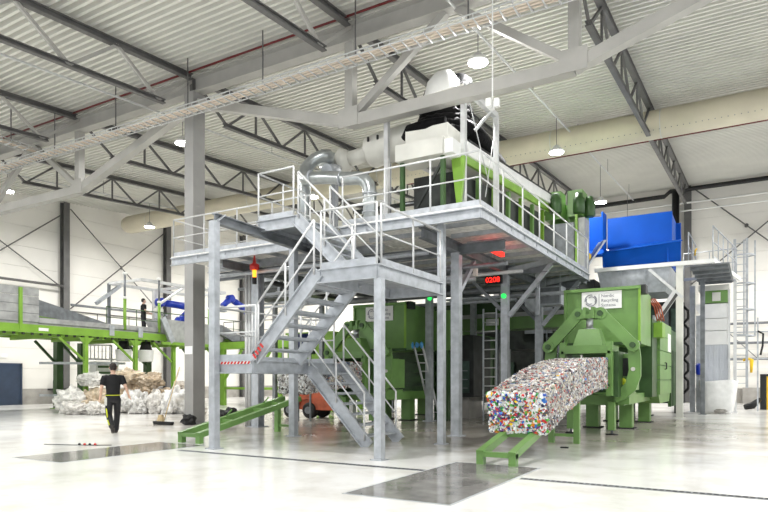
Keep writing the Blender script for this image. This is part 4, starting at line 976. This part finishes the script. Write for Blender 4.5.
# red lift truck
fk = thing('lift_truck', 'small rusty red lift truck parked behind the staircase', 'truck', (-13.2, 17.8, 0))
mb = MB().prism([(-14.3, .3), (-12.3, .3), (-12.3, .8), (-13.0, .82), (-13.2, 1.15), (-13.6, 1.15), (-13.9, .85), (-14.3, .75)], 'y', 17.7, 18.6); mb.build('body', 'orange', fk)
mb = MB().prism([(-14.32, .3), (-14.0, .3), (-13.85, .62), (-13.55, .68), (-13.2, .62), (-13.0, .3), (-12.3, .3), (-12.3, .7), (-14.32, .72)], 'y', 17.62, 17.72); mb.build('fender', 'orange', fk)
for x in (-13.5, -12.75 - 1.6): 
    wh = MB().lathe((x, 17.85, .28), (0, -1, 0), [(0, .28), (.2, .28), (.24, .22)], 20).build('wheel', 'rubber', fk); MB().lathe((x, 17.6, .28), (0, -1, 0), [(0, .13), (.03, .12)], 14).build('hub', 'galv_dark', wh)
for x in (-13.5, -12.5):
    MB().lathe((x, 18.6, .28), (0, -1, 0), [(0, .28), (.2, .28)], 20).build('wheel', 'rubber', fk)
for x in (-13.1, -12.4): BM((x, 18.2, .8), (x, 18.3, 2.0), .06, .06).build('guard_post', 'green_dark', fk)
B(-13.15, -12.35, 17.9, 18.5, .82, .95).build('seat', 'rubber', fk)
simple('white_block', MB().box(-11.6, -11.35, 17.2, 17.4, .0, .9).box(-11.75, -11.2, 17.1, 17.5, 0, .08), 'white', 'white post on the floor right of the red lift truck', 'post')
# blue motor on the stand behind the stairs
bmz = thing('blue_motor', 'dark blue motor behind the middle stair flight', 'motor', (-13.0, 16.5, 2.2))
MB().lathe((-13.2, 16.5, 2.62), (1, 0, 0), [(0, .12), (.05, .26), (.6, .26), (.7, .15), (.8, .15)], 16).build('body', 'navy', bmz); B(-13.1, -12.5, 16.3, 16.7, 2.2, 2.4).build('foot', 'dark_machine', bmz); [BM((x, 16.5, 0), (x, 16.5, 2.2), .05, .05).build('stand_post', 'galv_dark', bmz) for x in (-13.05, -12.55)]

# ------------------------------------------------------------------ sorting line on green legs at the left
sl_ = thing('sorting_line', 'lime green sorting line platform on tall green legs by the left wall', 'platform', (-26, 17, 0))
XF, XK = -24.6, -28.4
for x in (XF, XK): MB().csec((x, 5, 3.37), (x, 27.5, 3.37), .2, .32, .03, (0, 0, 1), 1).build('main_beam', 'lime', sl_)
B(XF - .1, XF + .1, 27.5, 27.6, 3.14, 3.52).build('end_plate', 'lime', sl_)
for k in range(12): B(XK, XF, 6 + 1.9 * k, 6.14 + 1.9 * k, 3.1, 3.4).build('cross_beam', 'lime', sl_)
B(XK, XF, 5, 27.5, 3.53, 3.62).build('deck_plate', 'grey_panel', sl_)
tm = MB().box(-.05, .05, -.04, .04, -.08, 0).mesh('bracket_or_shadow_tooth', 'dark_machine')  # dark teeth put in as the shadow line under the front beam
for k in range(60): inst('bracket_or_shadow_tooth', tm, sl_, (XF, 5.3 + k * .36, 3.21))
for y in (9.5, 16.6, 19.1, 21.3, 24.5):
    l = BM((XF, y, 0), (XF, y, 3.21), .16, .16).build('leg', 'lime', sl_); B(XF - .2, XF + .2, y - .2, y + .2, 0, .03).build('foot_plate', 'lime', l)
    MB().prism([(y - .35, 3.15), (y + .35, 3.15), (y + .1, 2.9), (y - .1, 2.9)], 'x', XF - .06, XF + .06).build('gusset', 'lime', sl_)
    BM((XF, y - .1, 2.2), (XF, y - 1.2, 3.1), .08, .08).build('leg_brace', 'lime', sl_)
for y in (10, 17.5, 18.7, 22.5, 26):
    l = BM((XK + .4, y, 0), (XK + .4, y, 3.1), .3, .3).build('leg', 'green_dark', sl_); B(XK + .15, XK + .65, y - .25, y + .25, 0, .03).build('foot_plate', 'lime', l)
    BM((XK + .4, y - .1, 2.1), (XK + .4, y - 1.1, 3.1), .1, .1).build('leg_brace', 'green_dark', sl_)
for (y0, z0, y1, z1) in ((17.5, .7, 19.0, .6), (17.5, 2.05, 19.0, 2.1)):
    BM((XF - 1.2, y0 - 2.2, z0), (XF - .6, y1, z1), .08, .1).build('tie_bar', 'galv', sl_)
# grey side panels and rails on the deck
for k in range(4):
    B(XF - .04, XF + .04, 5, 14.55, 3.64 + k * .34, 3.96 + k * .34).build('side_panel', 'grey_panel', sl_)
for y in (8.5, 13.8): B(XF + .04, XF + .12, y - .06, y + .06, 3.3, 4.95).build('panel_post', 'lime', sl_)
B(XF - .02, XF + .06, 14.55, 22, 3.62, 3.82).build('toe_panel', 'grey_panel', sl_)
for y in (17.8, 19.3): B(XF + .06, XF + .12, y - .12, y + .12, 3.3, 3.75).build('cover_plate', 'galv', sl_)
B(XF + .1, XF + .11, 14.5, 14.9, 3.3, 3.42).build('label_plate', 'white', sl_)
railing(sl_, [(XF, 17.6, 3.62), (XF, 27, 3.62)], .95, 1.6, False, 'green_dark')
railing(sl_, [(XK + .2, 16, 3.62), (XK + .2, 27, 3.62)], 1.0, 1.8, False, 'truss')
# inclined belt behind the panels
ib = thing('inclined_belt', 'dark inclined conveyor belt descending on the sorting line', 'conveyor', (-26, 16, 3.62))
MB().prism([(12.5, 4.9), (15.3, 4.75), (19.2, 3.85), (19.2, 3.66), (12.5, 3.66)], 'x', -26.1, -26.0).build('side_wall', 'galv_dark', ib)
MB().prism([(12.5, 4.9), (15.3, 4.75), (19.2, 3.85), (19.2, 3.66), (12.5, 3.66)], 'x', -27.1, -27.0).build('side_wall', 'galv_dark', ib)
MB().prism([(12.5, 4.7), (15.3, 4.55), (19.2, 3.75), (19.2, 3.7), (15.3, 4.5), (12.5, 4.65)], 'x', -27.0, -26.1).build('belt', 'rubber', ib)
for k in range(3): MB().prism([(14.6, 4.1 - k * .14), (18.0, 3.82 - k * .07), (18.0, 3.79 - k * .07), (14.6, 4.06 - k * .14)], 'x', -25.98, -25.96).build('guide_strip', 'lime', ib)
# poles with white lamps and the robot cell frame
rc = thing('robot_cell', 'white framed robot cell standing on the sorting line', 'frame', (-25.5, 21, 3.62))
for y in (18.5, 20.4, 23.6):
    T([(XF + .05, y, 3.6), (XF + .05, y, 5.0)], .07, 8).build('pole', 'lime', rc); T([(XF + .05, y, 5.0), (XF + .05, y, 6.15)], .05, 8).build('pole', 'galv_dark', rc)
    for z in (5.05, 6.15): MB().lathe((XF + .05, y, z - .06), (0, 0, 1), [(0, .04), (.03, .1), (.1, .1), (.13, .04)], 10).build('sensor', 'white', rc)
for x in (XF - .2, XF - 2.6):
    BM((x, 19.6, 6.05), (x, 25, 6.05), .12, .14).build('top_beam', 'rail', rc)
for y in (19.6, 22.3, 25): BM((XF - .2, y, 6.05), (XF - 2.6, y, 6.05), .1, .12).build('cross_beam', 'rail', rc)
BM((XF - .2, 20.6, 5.0), (XF - .2, 22.2, 6.0), .1, .1).build('brace', 'rail', rc); BM((XF - 2.6, 18.9, 5.0), (XF - 2.6, 20.2, 6.0), .16, .16).build('brace', 'galv', rc)
for y in (19.6, 25): BM((XF - 2.6, y, 3.62), (XF - 2.6, y, 6.05), .12, .12).build('post', 'galv_dark', rc)
BM((XF - 2.2, 22.0, 3.62), (XF - 2.2, 22.0, 6.0), .2, .2).build('post', 'rail', rc)
hc = thing('metal_hopper', 'galvanised metal hopper box below the blue robot arm', 'hopper', (-24.4, 22, 3.3))
MB().hexa([(-25.4, 20.9, 3.15), (-24.3, 20.9, 3.15), (-24.3, 24.2, 3.15), (-25.4, 24.2, 3.15), (-25.6, 20.4, 4.25), (-24.25, 20.4, 4.25), (-24.25, 24.6, 4.15), (-25.6, 24.6, 4.15)]).build('body', 'grey_panel', hc)
BM((-24.22, 20.35, 4.3), (-24.22, 20.95, 3.15), .06, .3).build('front_plate', 'galv', hc); B(-24.3, -24.2, 20.3, 24.7, 3.02, 3.16).build('ledge', 'lime', hc)
BM((-24.2, 24.0, 4.0), (-24.2, 26.2, 3.2), .12, .5).build('slide', 'galv_dark', hc)
def robot(pts, lab, gr):
    t = thing('industrial_robot', lab, 'robot', pts[0], 'blue robot arms'); pts = [V(p) for p in pts]
    rr = [.3, .22, .2, .15]
    for i in range(len(pts) - 1):
        MB().tube([pts[i], pts[i].lerp(pts[i + 1], .5), pts[i + 1]], [rr[i], rr[i] * .8, rr[i] * .75], 10).build('arm_link', 'blue_arm', t)
        MB().lathe(pts[i] - V((.2, 0, 0)), (1, 0, 0), [(0, rr[i] * .8), (.05, rr[i] * 1.1), (.35, rr[i] * 1.1), (.4, rr[i] * .8)], 14).build('joint', 'blue_arm', t)
    e = pts[-1]
    MB().lathe(e, (0, 0, -1), [(0, .1), (.1, .14), (.15, .24), (.3, .24), (.34, .1)], 12).build('gripper', gr, t)
    B(pts[0].x - .25, pts[0].x + .25, pts[0].y - .25, pts[0].y + .25, 3.62, pts[0].z - .1).build('pedestal', 'dark_machine', t)
robot([(-25.2, 22.3, 4.25), (-25.2, 23.1, 5.1), (-25.2, 21.0, 5.15), (-25.2, 20.9, 4.95)], 'blue industrial robot arm left of the tall grey column', 'offwhite')
robot([(-24.6, 27.0, 4.6), (-24.6, 26.6, 5.2), (-24.6, 25.2, 5.75), (-24.6, 24.6, 5.3)], 'blue industrial robot arm right of the tall grey column', 'galv')
# cross conveyor continuing to the right of the tall column
cc = thing('cross_conveyor', 'lime green conveyor frame seen between the columns behind the stairs', 'conveyor', (-19, 24, 0))
B(-24.4, -15.0, 24.0, 24.2, 2.95, 3.3).build('front_beam', 'lime', cc); B(-24.4, -15.0, 26.0, 26.2, 2.95, 3.3).build('rear_beam', 'lime', cc); B(-24.4, -15.0, 24.2, 26.0, 3.28, 3.34).build('belt', 'rubber', cc)
for x in (-24, -22, -20.2, -17.8, -15.5):
    BM((x, 24.1, 0), (x, 24.1, 2.95), .2, .2).build('leg', 'lime', cc); BM((x + .1, 24.1, 1.4), (x + 1.3, 24.1, 2.9), .1, .1).build('leg_brace', 'lime', cc)
BM((-24.2, 24.1, .9), (-15.5, 24.1, .9), .12, .12).build('tie_beam', 'lime', cc)
railing(cc, [(-24, 24.1, 3.34), (-18, 24.1, 3.34)], 1.0, 1.3, False, 'truss')
lb = thing('lime_housing', 'lime green machine housing with a dark opening behind the stairs', 'machine', (-17, 22, 0))
B(-17.6, -15.2, 21.5, 23, 1.3, 3.3).build('housing', 'lime', lb); B(-17.5, -16.6, 21.45, 21.5, 1.9, 2.75).build('opening', 'black', lb); B(-17.65, -15.15, 21.42, 23.05, 3.3, 3.38).build('lid', 'lime', lb)
for x in (-17.4, -15.4): BM((x, 21.7, 0), (x, 21.7, 1.3), .16, .16).build('leg', 'lime', lb)
for i, (x, y) in enumerate(((-25.3, 19.0), (-25.0, 20.0))):
    t = thing('white_tub', ['white tub hanging under the sorting line, left one', 'white tub hanging under the sorting line, right one'][i], 'tub', (x, y, 2.2), 'white tubs under the sorting line')
    MB().lathe((x, y, 2.2), (0, 0, 1), [(0, .3), (.05, .33), (.5, .36), (.55, .37)], 18).build('tub_body', 'white', t); MB().lathe((x, y, 2.75), (0, 0, 1), [(0, .3), (.25, .22), (.4, .22)], 14).build('neck', 'black', t)
wsr = thing('white_steps', 'small white steps under the sorting line behind the person', 'steps', (-26.6, 18.3, 0))
for s_ in (0, 1.4): BM((-26.6, 17.9 + s_, 0), (-26.6, 17.9 + s_, 3.0), .06, .06).build('post', 'rail', wsr)
T([(-26.6, 17.9, 2.95), (-26.6, 19.3, 3.0)], .03, 6).build('rail', 'rail', wsr)
for k in range(7): T([(-26.6, 18.0 + k * .2, 2.35), (-26.6, 18.0 + k * .2, 2.95)], .02, 5).build('baluster', 'rail', wsr)
B(-26.9, -26.3, 17.9, 19.4, 2.28, 2.34).build('step', 'rail', wsr); B(-26.7, -26.2, 18.2, 19.4, 1.5, 2.2).build('side_board', 'white', wsr)
for k in range(2): B(-26.2, -26.15, 18.3, 19.3, 1.62 + k * .28, 1.72 + k * .28).build('vent_slot', 'green_dark', wsr)

# ------------------------------------------------------------------ heap of plastic film bundles
heap = [(-22.9, 15.0, .46, 1.1, .6), (-21.9, 15.2, .42, 1.15, .65), (-23.5, 16.3, .62, 1.1, .9), (-24.0, 15.5, .58, 1.0, 1), (-22.0, 16.8, .55, 1, .9), (-21.2, 16.6, .5, 1, 1),
        (-20.6, 17.0, .5, 1, .95), (-19.9, 17.3, .58, 1.1, 1), (-19.2, 17.8, .36, 1.2, .75), (-22.9, 17.8, .7, 1, 1), (-21.6, 18.2, .6, 1, .9), (-20.6, 18.8, .5, 1.1, .9)]
hl = ['flat crumpled film bundle at the front left of the heap', 'low grey-white film bundle just left of the walking person', 'large beige film bundle at the left of the heap', 'upright folded film bundle beside the dark green leg',
      'white film bundle hidden behind the walking person', 'white film bundle touching the right arm of the walking person', 'round film bundle right of the walking person', 'biggest white film bundle right of the walking person',
      'small film bundle at the right end of the heap', 'beige film bundle at the back of the heap', 'brownish film bundle at the back behind the person', 'grey film bundle at the back right of the heap']
fcol = [(238, 234, 228), (228, 224, 218), (226, 208, 182), (242, 240, 234), (238, 236, 232), (230, 228, 224), (226, 222, 216), (242, 240, 236), (228, 222, 212), (222, 200, 172), (196, 176, 150), (206, 196, 184)]
for i, (x, y, r_, sx_, sz_) in enumerate(heap):
    mat('film_%d' % i, fcol[i], .3, 0, .25, 5, .8, 9)
    o = lump('plastic_bundle', (x, y, r_ * sz_ * .8), r_, i + 1, .42, 'film_%d' % i, None, 5, 2.0, (sx_, .9, sz_), 0, 1.1)
    tag(o, hl[i], 'plastic bundle', 'film bundles on the floor')
for i, (x, y, z, r_, sx_, sz_) in enumerate(((-23.9, 16.4, 1.35, .5, 1.4, .6), (-22.9, 17.4, 1.5, .5, 1.5, .65), (-21.7, 17.6, 1.3, .45, 1.3, .75), (-20.7, 18.5, 1.0, .4, 1.2, .7))):
    o = lump('plastic_bundle', (x, y, z), r_, 30 + i, .42, 'film_%d' % ((3, 2, 10, 11)[i]), None, 5, 2.0, (sx_, .9, sz_), None, 1.2)
    tag(o, ['white film bundle on top at the left of the heap', 'beige film bundle on top in the middle of the heap', 'brown film bundle on top behind the head of the person', 'grey film bundle on top at the right of the heap'][i], 'plastic bundle', 'film bundles on the floor')

# ------------------------------------------------------------------ brooms by the tall column
br = thing('push_broom', 'push broom with dark brush leaning against the tall column', 'broom', (-15.3, 12.9, 0))
B(-15.75, -14.95, 12.85, 12.97, .04, .1).build('brush_head', 'black', br); B(-15.74, -14.96, 12.86, 12.96, 0, .05).build('bristles', 'rubber', br)
T([(-15.35, 12.92, .08), (-15.5, 13.66, 1.75)], .016, 6).build('handle', 'wood', br)
br = thing('broom', 'second broom with white handle leaning against the tall column', 'broom', (-15.5, 13.3, 0))
T([(-15.65, 13.1, .25), (-15.55, 13.68, 1.6)], .015, 6).build('handle', 'rail', br); MB().hexa([(-15.8, 13.0, 0), (-15.5, 13.0, 0), (-15.5, 13.08, 0), (-15.8, 13.08, 0), (-15.72, 13.04, .28), (-15.58, 13.04, .28), (-15.58, 13.12, .28), (-15.72, 13.12, .28)]).build('brush', 'wood', br)
o = lump('rag_bundle', (-14.75, 13.35, .14), .22, 40, .5, 'rubber', None, 3, 2, (1, .9, .8), 0); tag(o, 'black rag bundle on the floor at the foot of the tall column', 'rag')
o = lump('rag_bundle', (-14.3, 14.6, .2), .3, 41, .5, 'black', None, 3, 2, (1, .9, .9), 0); tag(o, 'black sack on the floor right of the tall column', 'sack')
cr = thing('dropped_cable', 'red and black cable end lying on the floor left of the chute', 'cable', (-11.5, 8.4, 0))
MB().tube([(-12.9, 7.75, .008), (-12.4, 7.9, .008), (-11.9, 8.1, .008), (-11.5, 8.35, .008)], .007, 6).build('cord', 'black', cr)
for k in range(4): MB().lathe((-12.1 + k * .1, 8.0 + .05 * k, .03), (1, .2, 0), [(0, .012), (.03, .025), (.06, .012)], 8).build('plug', 'red' if k % 2 else 'rubber', cr)

# ------------------------------------------------------------------ people
def loft(mb, rings, n=16):
    k = len(mb.v)
    for (x, y, z, rx, ry) in rings:
        for j in range(n):
            t_ = 2 * PI * j / n; mb.v.append(V((x + rx * math.cos(t_), y + ry * math.sin(t_), z)))
    for i in range(len(rings) - 1):
        for j in range(n): mb.f.append([k + i * n + j, k + i * n + (j + 1) % n, k + (i + 1) * n + (j + 1) % n, k + (i + 1) * n + j]); mb.sm.append(True); mb.mi.append(0)
    mb.f.append([k + j for j in range(n)][::-1]); mb.sm.append(True); mb.mi.append(0)
    mb.f.append([k + (len(rings) - 1) * n + j for j in range(n)]); mb.sm.append(True); mb.mi.append(0)
def limb(mb, pts, rs, sub=3):
    P_ = []; R_ = []
    for i in range(len(pts) - 1):
        for s_ in range(sub):
            f = s_ / sub; P_.append(V(pts[i]).lerp(V(pts[i + 1]), f)); R_.append(rs[i] + (rs[i + 1] - rs[i]) * f)
    P_.append(V(pts[-1])); R_.append(rs[-1]); mb.tube(P_, R_, 10)
def fleshy(mb, name, m_, parent, vox, rotz, loc):
    import bmesh
    me = mb.mesh(name, m_); bm = bmesh.new(); bm.from_mesh(me); bmesh.ops.recalc_face_normals(bm, faces=bm.faces); bm.to_mesh(me); bm.free()
    o = bpy.data.objects.new(name, me); COL.objects.link(o); o.parent = parent
    r_ = o.modifiers.new('remesh', 'REMESH'); r_.mode = 'VOXEL'; r_.voxel_size = vox; r_.use_smooth_shade = True
    s_ = o.modifiers.new('smooth', 'SMOOTH'); s_.iterations = 3; s_.factor = .5
    return o
def hand(mb, w_, d, sgn):
    w_ = V(w_); d = V(d).normalized(); f = V((0, 1, 0)); f = (f - d * f.dot(d)).normalized(); sd = d.cross(f)
    limb(mb, [w_ - d * .02, w_ + d * .05, w_ + d * .1], [.027, .036, .03], 2)
    for k in range(4):
        b_ = w_ + d * .085 + f * (.027 - .018 * k); L_ = (.075, .085, .08, .06)[k]
        limb(mb, [b_, b_ + d * L_ * .5 + sd * .008 * sgn, b_ + d * L_ * .9 + sd * .03 * sgn], [.0105, .0098, .008], 2)
    b_ = w_ + d * .03 + f * .028
    limb(mb, [b_, b_ + d * .035 + f * .022, b_ + d * .07 + f * .02 + sd * .015 * sgn], [.013, .011, .009], 2)
def person(lab, loc, rotz, J, trous='trousers', stripes=True):
    t = thing('person', lab, 'person', loc); t.rotation_euler.z = rotz; OFF[t.name] = V((0, 0, 0))
    b_ = MB()
    loft(b_, [(0, 0, .86, .12, .09), (0, 0, .95, .15, .105), (0, 0, 1.05, .14, .095), (0, 0, 1.2, .15, .1), (0, 0, 1.34, .165, .105), (0, -.005, 1.43, .15, .09), (0, -.01, 1.48, .08, .07), (0, .0, 1.52, .055, .06), (0, .01, 1.57, .055, .06)])
    loft(b_, [(0, .03, 1.535, .03, .035), (0, .025, 1.56, .055, .065), (0, .02, 1.6, .068, .085), (0, .01, 1.66, .077, .098), (0, .0, 1.71, .078, .1), (0, -.005, 1.75, .065, .085), (0, -.005, 1.78, .03, .04)])
    limb(b_, [(0, .1, 1.665), (0, .125, 1.635), (0, .105, 1.62)], [.01, .016, .012], 2)
    for s_ in (-1, 1): limb(b_, [(.075 * s_, .0, 1.69), (.088 * s_, -.012, 1.67), (.078 * s_, .0, 1.63)], [.012, .014, .01], 2)
    for s_, n_ in ((-1, 'L'), (1, 'R')):
        limb(b_, [(.11 * s_, 0, 1.42), J['sh' + n_], J['el' + n_], J['wr' + n_]], [.06, .052, .04, .028])
        hand(b_, J['wr' + n_], V(J['wr' + n_]) - V(J['el' + n_]) + V((0, .05, 0)), s_)
        limb(b_, [(.09 * s_, 0, .9), J['kn' + n_], J['an' + n_]], [.08, .055, .04])
        limb(b_, [J['an' + n_], J['to' + n_]], [.04, .03])
    body = fleshy(b_, 'body', 'skin', t, .008, 0, loc)
    sh = MB()
    loft(sh, [(0, 0, .93, .165, .118), (0, 0, 1.05, .16, .112), (0, 0, 1.2, .172, .12), (0, 0, 1.34, .188, .125), (0, -.005, 1.43, .17, .105), (0, -.01, 1.475, .1, .08), (0, -.005, 1.5, .07, .072)])
    for s_, n_ in ((-1, 'L'), (1, 'R')):
        e = V(J['sh' + n_]).lerp(V(J['el' + n_]), .72)
        limb(sh, [(.1 * s_, 0, 1.4), J['sh' + n_], e], [.075, .078, .068])
    fleshy(sh, 'tshirt', 'shirt', t, .013, 0, loc)
    tr = MB()
    loft(tr, [(0, 0, .8, .13, .1), (0, -.01, .88, .17, .13), (0, 0, .98, .165, .12)])
    for s_, n_ in ((-1, 'L'), (1, 'R')):
        limb(tr, [(.09 * s_, 0, .88), J['kn' + n_], V(J['an' + n_]) + V((0, 0, -.01))], [.1, .08, .068])
    fleshy(tr, 'trousers', trous, t, .013, 0, loc)
    for s_, n_ in ((-1, 'L'), (1, 'R')):
        sb = MB(); a = V(J['an' + n_]); to = V(J['to' + n_]); d = (to - a).normalized()
        hl_ = a + V((0, -.05, -.035)) if abs(d.z) < .6 else a - V((0, .03, 0))
        limb(sb, [a + V((0, 0, .05)), a, hl_.lerp(a, .3), a.lerp(to, .6), to], [.05, .055, .055, .048, .04])
        fleshy(sb, 'shoe', 'shoe', t, .012, 0, loc)
    h_ = MB()
    loft(h_, [(0, -.035, 1.6, .06, .06), (0, -.03, 1.64, .08, .078), (0, -.02, 1.69, .086, .095), (0, -.012, 1.73, .083, .1), (0, -.01, 1.77, .06, .075), (0, -.01, 1.79, .03, .04)])
    fleshy(h_, 'hair', 'hair', t, .01, 0, loc)
    for s_ in (-1, 1):
        MB().lathe((.03 * s_, .098, 1.675), (0, 1, 0), [(0, .011), (.008, .008)], 8).build('eye', 'black', t)
    BM((-.022, .104, 1.6), (.022, .104, 1.6), .012, .008).build('mouth', 'red_pipe', t)
    if stripes:
        MB().tube([V((.172 * math.cos(a), .128 * math.sin(a), .975)) for a in [2 * PI * k / 20 for k in range(20)]], .009, 6, closed=True).build('belt', 'hivis', t)
        for k, (f0, f1) in enumerate(((.08, .5), (.62, 1.3), (1.45, 1.85))):
            def onleg(f): return V(( -.09, 0, .88)).lerp(V(J['knL']), f) if f < 1 else V(J['knL']).lerp(V(J['anL']), f - 1)
            BM(onleg(f0) + V((-.06, -.055, 0)), onleg(f1) + V((-.05, -.05, 0)), .025, .02).build('reflective_stripe', 'white' if k == 0 else 'hivis', t)
        MB().box(-.2, -.14, -.08, .04, .72, .92).build('tool_pocket', 'offwhite', t)
    return t
walk = dict(shL=(-.2, 0, 1.42), elL=(-.265, -.05, 1.15), wrL=(-.29, .06, .93), shR=(.2, 0, 1.42), elR=(.29, -.05, 1.18), wrR=(.36, .0, .98),
            knL=(-.1, .02, .5), anL=(-.02, -.32, .2), toL=(-.0, -.27, .045), knR=(.1, .2, .52), anR=(.07, .3, .085), toR=(.075, .47, .04))
person('person in black t-shirt and dark work trousers walking away from the camera', (-13.87, 10.11, 0), math.radians(54), walk)
stand = dict(shL=(-.2, 0, 1.42), elL=(-.25, .0, 1.15), wrL=(-.2, .22, 1.08), shR=(.2, 0, 1.42), elR=(.25, .0, 1.15), wrR=(.2, .22, 1.06),
             knL=(-.1, .02, .5), anL=(-.1, 0, .085), toL=(-.11, .17, .04), knR=(.1, .02, .5), anR=(.1, 0, .085), toR=(.11, .17, .04))
person('person in dark clothes standing at work on the sorting line', (-26.3, 20.9, 3.62), math.radians(-20), stand, stripes=False)
